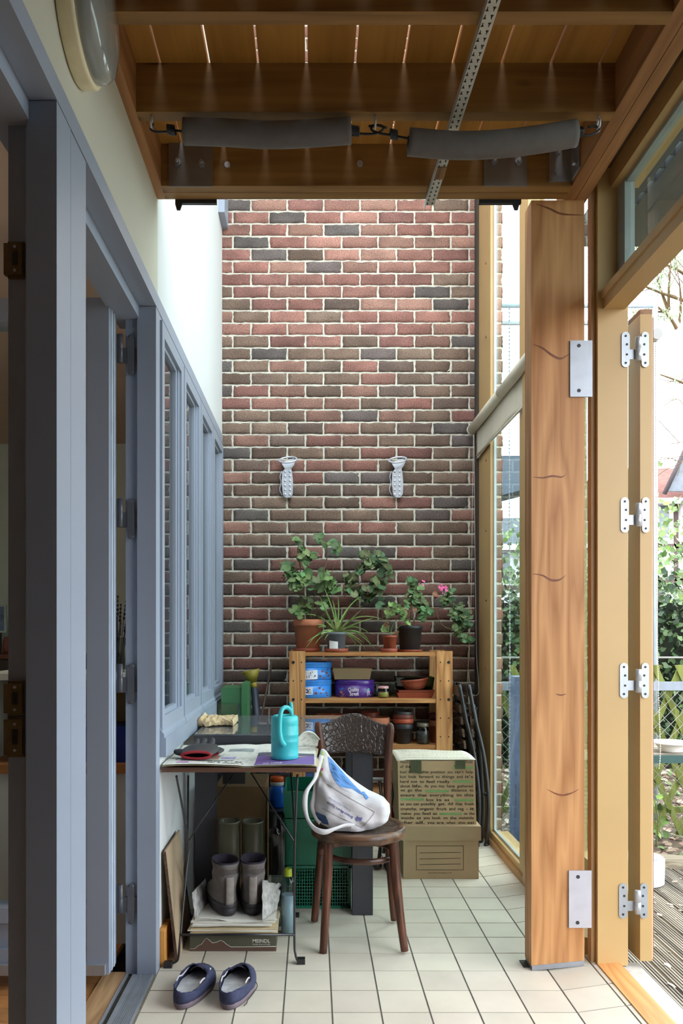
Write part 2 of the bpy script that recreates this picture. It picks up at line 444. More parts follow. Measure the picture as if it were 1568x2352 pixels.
# four side-hung windows
WYS = [2.87, 3.375, 3.885, 4.375, 4.86]
for k in range(4):
    a, b_ = WYS[k], WYS[k+1]
    wn = sroot('window_%d' % (k+1), (-.56, (a+b_)/2, .8))
    def fr(bm, x0, x1, ya, yb, za, zb, t):
        box(bm, x0, x1, ya, ya+t, za, zb); box(bm, x0, x1, yb-t, yb, za, zb)
        box(bm, x0, x1, ya+t, yb-t, za, za+t); box(bm, x0, x1, ya+t, yb-t, zb-t, zb)
    bm = NB(); fr(bm, -.61, -.552, a, b_, .826, 2.352, .022); bevel(bm, .002, 1); struct('window_frame', bm, GREYP, wn)
    bm = NB(); ya, yb, za, zb = a+.012, b_-.012, .85, 2.335
    box(bm, -.60, -.543, ya, ya+.046, za, zb); box(bm, -.60, -.543, yb-.058, yb, za, zb); box(bm, -.60, -.543, ya+.046, yb-.058, za, za+.05); box(bm, -.60, -.543, ya+.046, yb-.058, zb-.05, zb)
    bevel(bm, .004, 2); struct('sash', bm, GREYP, wn)
    bm = NB(); ya2, yb2 = ya+.046, yb-.058
    box(bm, -.60, -.552, yb2-.028, yb2, za+.05, zb-.05); box(bm, -.60, -.558, yb2-.056, yb2-.028, za+.05, zb-.05); box(bm, -.60, -.556, ya2, ya2+.01, za+.05, zb-.05)
    box(bm, -.60, -.556, ya2+.01, yb2-.056, za+.05, za+.068); box(bm, -.60, -.556, ya2+.01, yb2-.056, zb-.068, zb-.05)
    bevel(bm, .003, 1); struct('glazing_bead', bm, GREYP, wn)
    struct('pane', B(-.573, -.568, ya2+.006, yb2-.05, za+.06, zb-.06), glass('double_glazing', (.80,.84,.84), .0, 1), wn)
    struct('gasket', B(-.5745, -.5742, ya2+.006, yb2-.05, za+.06, zb-.06), glass('inner_pane', (.9,.92,.92), .0, 1), wn)
    bm = NB()
    prism(bm, [(-.552,.826),(-.552,.862),(-.535,.838),(-.535,.826)], b_-a-.008, Matrix.Translation((0, a+.004, 0))); struct('weather_bar', bm, GREYP, wn)
struct('trim_8', B(-.62, -.528, 2.87, 4.86, .757, .826, bev=.003), GREYP)
struct('trim_9', B(-.565, -.515, 4.66, 4.87, 3.66, 5.05, bev=.004), GREYP)   # edge of an upper window frame
# ================================================================ folding leaf of the grey door (opened inward)
d1 = sroot('door_1', (-.69, 2.76, 0))
X1 = -.69; X0 = -1.45
bm = NB()
box(bm, X1-.075, X1, 2.70, 2.80, .047, 2.34); box(bm, X0, X0+.075, 2.70, 2.80, .047, 2.34)
box(bm, X0+.075, X1-.075, 2.705, 2.795, 2.26, 2.34); box(bm, X0+.075, X1-.075, 2.705, 2.795, .047, .13); box(bm, X0+.075, X1-.075, 2.705, 2.795, .22, .27)
bevel(bm, .005, 2); struct('door_frame', bm, GREYP, d1)
bm = NB()
for yy in (2.725, 2.757): box(bm, X1, X1+.004, yy, yy+.012, .05, 2.338)
struct('edge_rib', bm, mat('pale_grey_paint', srgb(190,200,214), .4), d1)
struct('lower_panel', B(X0+.075, X1-.075, 2.73, 2.77, .13, .22), GREYP, d1)
struct('pane', B(X0+.07, X1-.07, 2.745, 2.751, .265, 2.265), GL, d1)
struct('drip_bar', B(X0, X1-.01, 2.685, 2.70, .05, .085, bev=.002), ALU, d1)
def hinge_small(z, n):
    h = NB(); box(h, -.688, -.672, 2.80, 2.803, z-.05, z+.05); box(h, -.668, -.618, 2.807, 2.811, z-.05, z+.004)
    lathe(h, [(.001, -.05), (.0085, -.05), (.0085, -.001), (.008, 0), (.0085, .001), (.0085, .05), (.001, .05)], (-.675, 2.803, z), 14)
    for s in (1, -1): sph(h, (-.639, 2.806, z+.06*s-.02), .012, 6, sy=.3)
    box(h, -.651, -.627, 2.803, 2.8075, z-.08, z+.04)
    bevel(h, .001, 1)
    return struct('hinge', h, mat('painted_hinge', srgb(96,98,104), .4, .1, 20, metal=.3), d1)
for py in (800, 1178, 1558, 2065): hinge_small(zz(py, 2.80), 0)
# ================================================================ roof deck, joists, ledgers
ZB = 2.747; ZT = 2.892
bm = NB()
x = -.452-.1445+.004
for k in range(-1, 11):
    a = -.452+.1445*(k-1)+.004; b_ = a+.1365
    a = max(a, -.55); b_ = min(b_, .99)
    j = R.uniform(-.0012, .0012)
    box(bm, a+j, b_+j, -1.4, 2.835, ZT, ZT+.036)
bevel(bm, .002, 1)
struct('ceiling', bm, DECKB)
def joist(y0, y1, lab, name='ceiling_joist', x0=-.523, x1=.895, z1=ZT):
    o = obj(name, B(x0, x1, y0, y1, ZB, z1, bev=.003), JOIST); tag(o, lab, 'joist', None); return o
joist(2.36, 2.4026, 'pine ceiling joist with knots that the padded grey tubes hang from')
joist(1.978, 2.0215, 'pine ceiling joist nearest the camera, at the top edge of the photo')
joist(1.596, 1.639, 'pine ceiling joist just above the top edge of the photo')
joist(2.752, 2.794, 'pine end joist of the ceiling carrying the steel plates, near half of the pair')
joist(2.796, 2.838, 'pine end joist of the ceiling, far half of the bolted pair towards the brick wall')
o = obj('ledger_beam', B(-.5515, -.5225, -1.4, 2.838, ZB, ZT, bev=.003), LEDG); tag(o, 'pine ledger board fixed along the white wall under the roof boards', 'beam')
t = T('ledger_beam', (.935, 1, ZB), 'heavy double pine beam along the right side of the ceiling', 'beam')
obj('plank', B(.8945, .934, -1.4, 2.93, ZB, ZT+.03, bev=.003), LEDG, t)
obj('plank', B(.936, .976, -1.4, 2.93, ZB, ZT+.03, bev=.003), LEDG, t)
# bolts and plates on the end joist
def bolt(bm, x, y, z, r=.011, n=6, ln=.012):
    lathe_pts = [(x+r*math.cos(2*PI*i/n), z+r*math.sin(2*PI*i/n)) for i in range(n)]
    prism(bm, lathe_pts, ln, Matrix.Translation((0, y-ln, 0)))
PLATE = mat('grey_primer_steel', srgb(132,124,118), .55, .08, 12, metal=.35)
def plate(px0, px1, py0, py1, lab, bolts, name='steel_plate', zlow=None):
    Y = 2.752
    t = T(name, (xx((px0+px1)/2, Y), Y, zz(py1, Y)), lab, 'bracket')
    obj('plate', B(xx(px0, Y), xx(px1, Y), Y-.006, Y-.0002, zz(py1, Y), zz(py0, Y), bev=.001), PLATE, t)
    for (bx, by) in bolts:
        b2 = NB(); bolt(b2, xx(bx, Y), Y-.006, zz(by, Y), .012, 6, .010); cyl(b2, (xx(bx, Y), Y-.016, zz(by, Y)), (xx(bx, Y), Y-.030, zz(by, Y)), .006, 10)
        obj('bolt', b2, STEEL, t)
    return t
plate(388, 488, 330, 430, 'square steel plate with two bolts at left end of the end joist', [(409, 378), (464, 380)])
plate(1110, 1209, 332, 429, 'square steel plate with two bolts on the end joist, right of the perforated strip', [(1133, 374), (1188, 376)])
t = T('corner_bracket', (xx(1290, 2.752), 2.75, zz(418, 2.752)), 'steel angle bracket with four bolts in the corner of end joist and right beam', 'bracket')
Y = 2.752
bm = NB(); box(bm, xx(1260, Y), .894, Y-.006, Y, zz(418, Y), zz(345, Y)); box(bm, .888, .894, Y-.09, Y, zz(418, Y), zz(345, Y)); bevel(bm, .0015, 1); obj('angle', bm, STEEL, t)
for (bx, by) in ((1278, 352), (1279, 402)):
    b2 = NB(); bolt(b2, xx(bx, Y), Y-.006, zz(by, Y), .011); obj('bolt', b2, STEEL, t)
for (yy, by) in ((2.69, 358), (2.69, 398)):
    b2 = NB(); cyl(b2, (.888, yy, zz(by, Y)), (.874, yy, zz(by, Y)), .010, 6); obj('bolt', b2, STEEL, t)
for (bx, by, lab) in ((522, 380, 'coach bolt head in the end joist beside the left steel plate'), (826, 377, 'coach bolt head in the middle of the end joist')):
    b2 = NB(); bolt(b2, xx(bx, Y), Y, zz(by, Y), .0105, 8, .007); o = obj('coach_bolt', b2, CHROME); tag(o, lab, 'bolt')
# dark steel shoes below the end joist
def shoe(px0, px1, tabx, lab, flip):
    Y = 2.838; zt = ZB-.0005
    t = T('beam_shoe', (xx((px0+px1)/2, Y), Y+.01, zt-.004), lab, 'bracket')
    bm = NB(); box(bm, xx(px0, Y), xx(px1, Y), Y+.001, Y+.016, zt-.012, zt+.03)
    obj('flange', bm, DSTEEL, t)
    a = xx(tabx, Y); M = None
    bm = NB(); prism(bm, [(a-.006*flip, zt-.012), (a+.02*flip, zt-.012), (a+.012*flip, zt-.034), (a, zt-.034)], .006, Matrix.Translation((0, Y+.005, 0)))
    obj('tab', bm, DSTEEL, t)
shoe(402, 497, 405, 'dark steel shoe under left end of the end joist, over white wall', 1)
shoe(1100, 1197, 1190, 'dark steel shoe under right end of the end joist, in front of tall window', -1)
# perforated strip light-track
t = T('perforated_strip', (.435, 2.2, ZB-.02), 'long galvanised perforated steel strip fixed below the ceiling joists', 'metal strip')
def strip_x(y): return xx(1130, 1.95)+(y-1.95)*(xx(993, 2.80)-xx(1130, 1.95))/(2.80-1.95)
def strip(ya, yb, z=ZB-.002):
    bm = NB(); 
    for (u0, u1, z0, z1) in ((-.018, .018, z-.0025, z), (-.0195, -.018, z-.022, z)):
        vs = [bm.verts.new((strip_x(y)+u, y, zz_)) for y in (ya, yb) for u in (u0, u1) for zz_ in (z0, z1)]
        for q in ((0,1,3,2),(4,6,7,5),(0,4,5,1),(2,3,7,6),(0,2,6,4),(1,5,7,3)): bm.faces.new([vs[i] for i in q])
    return bm
obj('channel', strip(1.2, 2.87), mat('zinc_strip', srgb(196,196,190), .45, .1, 20, metal=.35), t)
bm = NB(); y = 1.25
while y < 2.86:
    for s in (-1, 1):
        cx = strip_x(y)+s*.0085+.000; zc = ZB-.0050
        w_ = .0045
        pts = [(cx-w_, y-.007*s), (cx+w_, y-.007*s), (cx+.0012, y+.001*s), (cx+.0012, y+.007*s), (cx-.0012, y+.007*s), (cx-.0012, y+.001*s)]
        if s < 0: pts = pts[::-1]
        bm.faces.new([bm.verts.new((p[0], p[1], zc)) for p in pts])
    y += .0255
obj('slot_row', bm, mat('slot_dark', srgb(38,30,24), .9), t)
bm = NB()
for y in [1.3+.05*i for i in range(31)]: cyl(bm, (strip_x(y), y, ZB-.0049), (strip_x(y), y, ZB-.0056), .0009, 6)
bm.free()
obj('spacer_block', B(strip_x(2.66)-.017, strip_x(2.66)+.019, 2.63, 2.70, ZB-.0079, ZB-.0049), wood('spacer', srgb(100,70,40), srgb(150,110,70), 'Y'), t)
# padded tubes on hooks
FOAM = mat('grey_foam', srgb(98,92,89), .75, .08, 30, bmp=.2, bs=200)
BHOOK = mat('black_coated_wire', srgb(26,28,32), .35)
Yt = 2.375
def foam(pts, r, lab, hooks, nm):
    P = [at(*p, Yt) for p in pts]
    t = T('padded_tube', P[len(P)//2], lab, 'pipe insulation', 'padded grey tubes under the ceiling')
    bm = NB(); tube(bm, P, r, 24, smooth=6); obj('foam_sleeve', bm, FOAM, t)
    bm = NB(); d0 = (P[0]-P[1]).normalized(); d1 = (P[-1]-P[-2]).normalized()
    tube(bm, [P[0]+d0*.004, P[0]+d0*.0005], r*.42, 14); obj('bungee_core', bm, SCREW, t)
    bm = NB(); tube(bm, [P[-1]+d1*.004, P[-1]+d1*.0005], r*.42, 14); obj('bungee_core', bm, SCREW, t)
    for (wraps, hook) in hooks:
        bm = NB()
        a, b_ = at(*wraps[0], Yt), at(*wraps[1], Yt)
        n = 6; pts = []
        for i in range(n*10+1):
            u = i/(n*10); p = a.lerp(b_, u); an = u*n*2*PI
            pts.append(p+Vector((0, math.cos(an), math.sin(an)))*.012)
        tube(bm, pts, .0032, 6)
        tube(bm, [at(*p, Yt) for p in hook], .0035, 8, smooth=4)
        obj('end_hook', bm, BHOOK, t)
foam([(422,302),(520,305),(614,310),(710,307),(805,300)], .0365, 'padded grey foam tube hanging under the joist, left of the pair',
     [(((384,297),(402,300)), [(352,285),(346,297),(360,303),(386,302),(400,300),(421,302)]), (((808,300),(824,302)), [(805,302),(826,307),(862,307),(880,296),(872,288),(846,290)])], 0)
foam([(938,326),(1040,334),(1130,332),(1225,322),(1321,306)], .0375, 'padded grey foam tube hanging under the joist, right of the pair',
     [(((896,307),(912,311)), [(937,318),(905,312),(866,305),(852,296),(862,287),(888,294)]), (((1324,303),(1337,303)), [(1320,306),(1340,312),(1362,308),(1376,298),(1366,290),(1350,292)])], 0)
for px, lab in ((348, 'bright screw eye in joist underside at left end of padded tubes'), (861, 'bright screw eye in joist underside between the two padded tubes'), (1374, 'bright screw eye in joist underside at right end of padded tubes')):
    bm = NB(); p = at(px, 278, Yt); tube(bm, [(p.x, Yt, ZB), (p.x, Yt, ZB-.014)], .0035, 8)
    pts = [Vector((p.x+.0*math.cos(a), Yt+.012*math.sin(a), ZB-.026+.013*math.cos(a))) for a in [2*PI*i/16 for i in range(16)]]
    tube(bm, pts, .0035, 8, closed=True); o = obj('screw_eye', bm, CHROME); tag(o, lab, 'hook')
# ================================================================ bulkhead lamp
t = T('bulkhead_lamp', (-.55, 1.83, 2.46), 'round cream bulkhead lamp with clear glass dome, high on the white wall', 'wall lamp')
def disc_x(prof, cy, cz, seg=64, ys=1):
    return [[(-.551+x_, cy+r*math.cos(2*PI*i/seg), cz+r*math.sin(2*PI*i/seg)) for i in range(seg)] for r, x_ in prof]
cz_, cr = 2.625, .146
bm = NB(); rings(bm, disc_x([(cr-.004, 0), (cr, .004), (cr, .034), (cr-.006, .04), (cr-.018, .041), (cr-.02, .035), (.001, .035)], 1.83, cz_)); obj('base', bm, mat('cream_enamel', srgb(226,212,176), .5, .08, 20), t)
bm = NB(); rings(bm, disc_x([(cr-.012, .036), (cr-.009, .044), (cr-.012, .062), (cr-.022, .076), (cr-.05, .085), (.001, .089)], 1.83, cz_), False, False)
obj('glass_dome', bm, glass('frosted_dome', (.70,.72,.72), .10, 1, .45, (.5,.5,.46)), t)
bm = NB(); rings(bm, disc_x([(cr-.03, .036), (cr-.03, .05), (.02, .055), (.001, .055)], 1.83, cz_)); obj('reflector', bm, mat('dull_reflector', srgb(176,180,182), .5), t)
obj('clip', B(-.500, -.472, 1.80, 1.86, 2.525, 2.535), ALU, t)
# ================================================================ heavy timber post
t = T('timber_post', (.873, 2.887, 0), 'thick square-sawn pine post with knots standing on the tiles beside the garden door', 'post')
bm = NB()
px0, px1, pya, pyb = .779, .968, 2.844, 2.93
zf = lambda x_: floor_z(x_)+.016
vs = box(bm, px0, px1, pya, pyb, 0, ZB)
for v in vs:
    if v.co.z < 1: v.co.z = floor_z(v.co.x)+.016
bevel(bm, .006, 2)
obj('shaft', bm, PINE, t)
KN = mat('knot_dark', srgb(120,66,34), .5, .3, 40)
def crescent(pts, w0):
    bm = NB()
    P = smoothpts([at(*p, 2.8436) for p in pts], 5); n = len(P)
    up_ = [bm.verts.new(p+Vector((0, 0, w0*math.sin(PI*min(1, max(0, i/(n-1))))+.0003))) for i, p in enumerate(P)]
    dn = [bm.verts.new(p-Vector((0, 0, w0*.6*math.sin(PI*i/(n-1))+.0003))) for i, p in enumerate(P)]
    for i in range(n-1): bm.faces.new((up_[i], up_[i+1], dn[i+1], dn[i]))
    obj('knot', bm, KN, t)
crescent([(1222,790),(1245,800),(1268,817),(1288,824),(1308,812)], .006)
crescent([(1222,1095),(1245,1098),(1268,1094),(1290,1096),(1300,1088)], .004)
crescent([(1222,1318),(1245,1322),(1265,1333),(1285,1332),(1300,1320)], .005)
crescent([(1275,1594),(1288,1597),(1300,1594)], .003)
crescent([(1255,1812),(1275,1823),(1292,1827),(1312,1822),(1330,1812)], .004)
crescent([(1230,468),(1262,480),(1290,492),(1340,494)], .005)
bm = NB()
for v in box(bm, px0+.002, px1-.002, pya-.002, pyb+.001, 0, .02): v.co.z = floor_z(v.co.x)+(.0005 if v.co.z < .01 else .018)
obj('lead_foot', bm, mat('lead_grey', srgb(150,152,158), .5, .1, 20, metal=.4), t)
bm = NB()
box(bm, xx(1197, 2.90), px0+.001, 2.87, 2.93, .0005, .003); obj('base_plate', bm, DSTEEL, t)
def mplate(px0_, px1_, py0, py1, lab, scr, m=ALU):
    Y = 2.843
    t = T('metal_plate', (xx((px0_+px1_)/2, Y), Y-.004, zz(py1, Y)), lab, 'fixing plate')
    obj('plate', B(xx(px0_, Y), xx(px1_, Y), Y-.005, Y-.0005, zz(py1, Y), zz(py0, Y), bev=.0008), m, t)
    for (sx_, sy_) in scr:
        b2 = NB(); p = at(sx_, sy_, Y); lathe_r = [(p.x+.0065*math.cos(a), p.z+.0065*math.sin(a)) for a in [2*PI*i/16 for i in range(16)]]
        prism(b2, lathe_r, .001, Matrix.Translation((0, Y-.0062, 0))); obj('screw', b2, DSTEEL, t)
mplate(1308, 1359, 783, 912, 'upper brushed metal plate tying timber post to door frame', [(1328, 795), (1328, 898)])
mplate(1305, 1357, 1999, 2130, 'lower brushed metal plate tying timber post to door frame', [(1326, 2013), (1325, 2118)], mat('pale_metal', srgb(184,182,190), .5, .06, 20, metal=.3))
# ================================================================ right wall frame
OX = OCHRE
# garden door jamb + head + transom
post('trim_10', 1.014, 1.122, 2.84, 2.90, .02, 2.95, OX, .004)
post('trim_11', .999, 1.013, 2.862, 2.90, .02, 2.95, OCHRED, .002)
post('trim_12', 1.035, 1.112, -1.4, 2.842, 2.358, 2.425, OX, .004)
post('trim_19', 1.028, 1.036, -1.4, 2.842, 2.397, 2.4245, OX, .001)
post('trim_13', 1.06, 1.16, -1.4, 2.842, 2.79, 2.96, OX, .004)
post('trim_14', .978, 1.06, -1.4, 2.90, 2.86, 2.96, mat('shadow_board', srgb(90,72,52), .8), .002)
wt = sroot('window_7', (1.11, 1.2, 2.43))
struct('pane', B(1.10, 1.106, -1.38, 2.79, 2.44, 2.79), GLT, wt)
bm = NB(); box(bm, 1.085, 1.12, 2.775, 2.84, 2.425, 2.79); box(bm, 1.09, 1.12, -1.4, 2.80, 2.775, 2.79); box(bm, 1.09, 1.12, -1.4, 2.80, 2.425, 2.44)
bevel(bm, .002, 1); struct('glazing_frame', bm, mat('grey_green_bead', srgb(150,160,158), .4), wt)
# sill of the garden door
sl = sroot('trim_15', (1.1, 1.2, 0))
struct('oak_sill', B(1.012, 1.095, -1.4, 2.84, -.03, .028, bev=.004), wood('orange_sill', srgb(196,130,72), srgb(226,166,104), 'Y'), sl)
struct('outer_sill', B(1.096, 1.17, -1.4, 2.88, -.06, .014, bev=.004), mat('weathered_white', srgb(196,192,184), .7, .25, 30), sl)
struct('dark_joint', B(.995, 1.0115, -1.4, 2.86, -.02, .012), mat('dark_gap', srgb(50,36,28), .8), sl)
# open yellow leaf
d2 = sroot('door_2', (1.187, 3.2, .0))
bm = NB()
LX0, LX1 = 1.166, 1.209
box(bm, LX0, LX1, 2.842, 2.95, .035, 2.34); box(bm, LX0, LX1, 3.52, 3.62, .035, 2.34)
box(bm, LX0, LX1, 2.95, 3.52, .035, .24); box(bm, LX0, LX1, 2.95, 3.52, 2.24, 2.34)
bevel(bm, .003, 1); struct('door_frame', bm, [OX], d2)
struct('weather_strip', B(1.2092, 1.2125, 2.846, 2.862, .04, 2.33), mat('white_seal', srgb(215,212,206), .6), d2)
struct('edge_board', B(1.213, 1.2155, 2.846, 2.95, .04, 2.33), mat('rusty_paint', srgb(170,110,60), .6), d2)
struct('pane', B(1.184, 1.190, 2.94, 3.53, .23, 2.25), GL, d2)
struct('broken_top', B(LX0, LX1, 2.842, 2.95, 2.340, 2.358), wood('raw_end', srgb(120,84,60), srgb(168,128,96), 'Y'), d2)
def rlobe(bm, cx, y, z, hw, hh, out, t=.002):
    """hinge leaf with rounded lobes top and bottom"""
    pts = []
    for k in range(9): a = PI*k/8; pts.append((cx+hw*math.cos(a), z+hh-hw+hw*math.sin(a)))
    for k in range(9): a = PI+PI*k/8; pts.append((cx+hw*math.cos(a), z-hh+hw+hw*math.sin(a)))
    prism(bm, pts, t, Matrix.Translation((0, y-t, 0)))
for py in (830, 1183, 1563, 2069):
    Y = 2.8385; z = zz(py-0, Y) if py > 900 else zz(803, Y)
    s = Y/F
    hx = [(1436, 1478), (1434, 1479), (1432, 1478), (1430, 1475)][(830, 1183, 1563, 2069).index(py)]
    h = NB(); rlobe(h, xx(hx[0], Y), Y, z, .0145, .063, 1); box(h, xx(hx[0], Y), xx(1464, Y), Y-.0023, Y, z-.035, z+.0)
    rlobe(h, xx(hx[1]+3, Y), Y, z, .0130, .063, 1); box(h, xx(1463, Y), xx(hx[1], Y), Y-.0023, Y, z, z+.035)
    ho = struct('hinge', h, mat('silver_hinge', srgb(176,181,188), .35, .06, 30, metal=.5), d2)
    h = NB(); kx = xx(1463 if py != 2069 else 1461, Y)
    lathe(h, [(.001, -.043), (.0105, -.042), (.0108, -.002), (.0098, -.0015), (.0098, .0), (.0108, .0005), (.0108, .038), (.009, .041), (.001, .041)], (kx, Y-.011, z), 20)
    ko = struct('knuckle', h, CHROME, ho)
    h = NB()
    for cx in hx:
        cx = cx if cx < 1450 else cx+3
        for k, dz in enumerate((.048, .018, -.018, -.048)):
            dx = (.004 if abs(dz) < .03 else 0)*(1 if cx < 1450 else -1)
            lathe_p = [(xx(cx, Y)+dx+.0042*math.cos(a), z+dz+.0042*math.sin(a)) for a in [2*PI*i/12 for i in range(12)]]
            prism(h, lathe_p, .0008, Matrix.Translation((0, Y-.0030, 0)))
    struct('screw_head', h, DSTEEL, ho)
# ---- tall fixed window on the right
wr = sroot('window_5', (1.02, 4.2, 0))
bm = NB()
box(bm, 1.0, 1.034, 4.49, 4.845, .02, 5.0)          # wide stile at the brick wall
box(bm, 1.0, 1.09, 3.02, 3.84, .02, .14) if False else None
bevel(bm, .004, 1); struct('wide_stile', bm, OX, wr)
bm = NB(); box(bm, 1.0, 1.10, 2.93, 4.49, .022, .085); bevel(bm, .004, 1); struct('bottom_rail', bm, OX, wr)
bm = NB(); box(bm, .985, 1.0, 2.93, 4.855, .018, .05); bevel(bm, .002, 1); struct('floor_bead', bm, OCHRED, wr)
bm = NB(); box(bm, .995, 1.05, 3.62, 3.84, .085, 5.0); bevel(bm, .004, 1); struct('near_stile', bm, OX, wr)
bm = NB(); box(bm, .972, .994, 3.60, 3.70, .05, 5.0); bevel(bm, .003, 1); struct('cover_strip', bm, OX, wr)
bm = NB(); box(bm, 1.012, 1.024, 4.40, 4.49, .085, 5.0); box(bm, 1.012, 1.024, 3.84, 4.40, .085, .10); box(bm, 1.012, 1.020, 3.84, 3.86, .085, 5); struct('glass_edge_seal', bm, mat('seal_grey', srgb(150,165,168), .4), wr) if False else bm.free()
struct('pane', B(1.03, 1.038, 3.83, 4.50, .08, 5.0), GLT, wr)
bm = NB(); box(bm, 1.018, 1.030, 4.478, 4.49, .085, 5.0); box(bm, 1.018, 1.03, 3.84, 4.478, .085, .097); struct('aluminium_bead', bm, mat('bead_alu', srgb(176,188,190), .35, metal=.3), wr)
bm = NB()
for z in (.62, .99, 1.30, 1.61, 1.93, 2.27, 2.93, 3.37):
    pass
for py, Y in ((604, 4.6), (773, 4.6), (1057, 4.6), (1219, 4.6), (1378, 4.6), (1535, 4.6), (1694, 4.6)):
    b2 = NB(); z = zz(py, Y); 
    for i in range(1): sph(b2, (.999, Y, z), .0085, 6, sx=.6)
    struct('dome_screw', b2, mat('coppery_screw', srgb(150,110,80), .35, metal=.5), wr)
# wall strip behind post up to window: slim fixed light between post and door jamb
w6 = sroot('window_6', (1.03, 3.2, 0))
struct('pane', B(1.034, 1.040, 2.905, 3.62, .085, 5.0), GLT, w6)
struct('trim_16', B(1.0, 1.09, 2.90, 4.86, 4.95, 5.05), OX)
# dark gap between brick and frame
struct('trim_17', B(.985, 1.0, 4.80, 4.86, .04, 5.0), mat('dark_mastic', srgb(60,52,44), .8))
# ================================================================ roller blind
RB = mat('blind_cream', srgb(216,208,188), .6, .04, 12)
t = T('roller_blind', (.96, 4.2, 2.25), 'cream roller blind with bead chain, rolled up across the tall window', 'blind')
p0 = at(1086, 986, 4.80); p1 = at(1216, 822, 3.50); p0.x = p1.x = .958; p0.z = p1.z = 2.425
bm = NB(); tube(bm, [p0, p0.lerp(p1, .56)], .027, 24); tube(bm, [p0.lerp(p1, .566), p1], .0265, 24); obj('tube', bm, RB, t)
bm = NB(); grid(bm, lambda u, v: (.982+.004*math.sin(9*u), 4.78-(4.78-3.52)*u, 2.43-(.175+.006*math.sin(17*u)+(.012 if u < .05 else 0))*v), 24, 6); obj('fabric', bm, RB, t, solid=.002)
bm = NB(); tube(bm, [(.982, 4.77, 2.262), (.982, 3.53, 2.258)], .006, 8); obj('hem_bar', bm, RB, t)
bm = NB(); cyl(bm, (.958, 4.80, 2.425), (.958, 4.815, 2.425), .03, 20); obj('end_cap', bm, RB, t)
CH = mat('bead_white', srgb(226,222,214), .4)
def chain(pts, r=.0022, step=.0085, name='bead_chain', parent=None, m=CH, label=None):
    P = smoothpts(pts, 8); bm = NB(); tube(bm, P[::2]+[P[-1]], r*.35, 4)
    acc = 0
    for a, b_ in zip(P, P[1:]):
        L = (b_-a).length
        while acc < L:
            c = a.lerp(b_, acc/L if L else 0)
            bmesh.ops.create_icosphere(bm, subdivisions=1, radius=r, matrix=Matrix.Translation(c)); acc += step
        acc -= L
    return obj(name, bm, m, parent)
cp = [(1087,1000),(1084,1200),(1081,1400),(1074,1545),(1073,1572),(1078,1592),(1090,1598),(1099,1590),(1098,1560),(1094,1500),(1091,1300),(1089,1100),(1088,1000)]
chain([at(*p, 4.70) for p in cp], parent=t)
# ================================================================ shelf unit
SY0, SY1, SZ = 4.5, 4.80, 1.09
sx0, sx1 = xx(664, SY0), xx(1039, SY0)
t = T('shelf_unit', ((sx0+sx1)/2, 4.65, 0), 'slatted pine shelf unit with drilled posts against the brick wall', 'shelves')
pw = .091
for (a, y0_) in ((sx0, SY0), (sx1-pw, SY0), (sx0, SY1-.03), (sx1-pw, SY1-.03)):
    p = obj('post', B(a, a+pw, y0_, y0_+.03, 0, SZ+.008, bev=.003), SHELFW, t)
    if y0_ == SY0:
        for k in range(6):
            for s in (.25, .76):
                zc = SZ-.055-.105*k; bm = NB(); big = (k in (0, 2)) and ((s < .5) == (a < 0))
                r = .0085 if big else .0042
                pts = [(a+pw*s+r*math.cos(q), zc+r*math.sin(q)) for q in [2*PI*i/14 for i in range(14)]]
                prism(bm, pts, .003 if big else .001, Matrix.Translation((0, SY0-(.003 if big else .0006), 0)))
                obj('bolt' if big else 'peg_hole', bm, BLACKM if big else SCREW, p)
for zt in (SZ, .829, .566, .30, .06):
    obj('shelf', B(sx0+pw*.0+.002 if zt != SZ else sx0+pw, sx1-.002 if zt != SZ else sx1-pw, SY0+.031 if zt != SZ else SY0+.004, SY1-.031, zt-.02, zt, bev=.002), SHELFX, t)
for zt in (.829, .566, .30):
    obj('front_rail', B(sx0+pw+.0005, sx1-pw-.0005, SY0+.006, SY0+.030, zt-.024, zt, bev=.002), SHELFX, t)
# ---------------------------------------------------------------- pots
TERRA = mat('terracotta', srgb(176,108,76), .7, .1, 18, bmp=.1, bs=80)
TERRAD = mat('terracotta_red_plastic', srgb(150,72,50), .5, .08, 18)
GPLAST = mat('grey_plastic_pot', srgb(104,110,118), .5, .06)
BPLAST = mat('black_plastic_pot', srgb(42,44,48), .5, .06)
SOIL = mat('potting_soil', srgb(60,44,34), .95, .3, 80)
def pot(name, px, Y, r, rb, z0, z1, m, lab, soil=True, rim=.25, group=None, px_world=None):
    x = px_world if px_world is not None else xx(px, Y)
    t = T(name, (x, Y, z0), lab, 'flower pot', group)
    h = z1-z0; rr = h*rim
    bm = NB(); lathe(bm, [(rb*.9, 0), (rb, .003), (rb+(r-rb)*.72, h-rr), (r*.985, h-rr), (r, h-rr+.003), (r, h-.003), (r-.003, h), (r-.006, h-.002), (r-.009, h*.72), (rb*.8, .006), (.001, .006)], (x, Y, z0), 36, cap0=True, cap1=False)
    obj('pot_body', bm, m, t)
    if soil:
        bm = NB(); lathe(bm, [(r-.0095, h*.80), (r*.5, h*.83), (.001, h*.84)], (x, Y, z0), 24, cap0=False, cap1=False); obj('soil', bm, SOIL, t)
    return t
def saucer(px, Y, r, z0, lab, m=TERRAD, h=.022):
    x = xx(px, Y); bm = NB()
    lathe(bm, [(r*.86, 0), (r*.9, .001), (r, h), (r-.004, h), (r*.85, .005), (.001, .005)], (x, Y, z0), 36, cap1=False)
    o = obj('plant_saucer', bm, m); tag(o, lab, 'saucer'); return o
saucer(704, 4.66, .082, SZ, 'dark red saucer under the largest terracotta pot on the shelf unit')
saucer(772, 4.57, .071, SZ, 'terracotta saucer under the grey plastic pot')
saucer(893, 4.57, .051, SZ, 'small terracotta saucer under the small red pot')
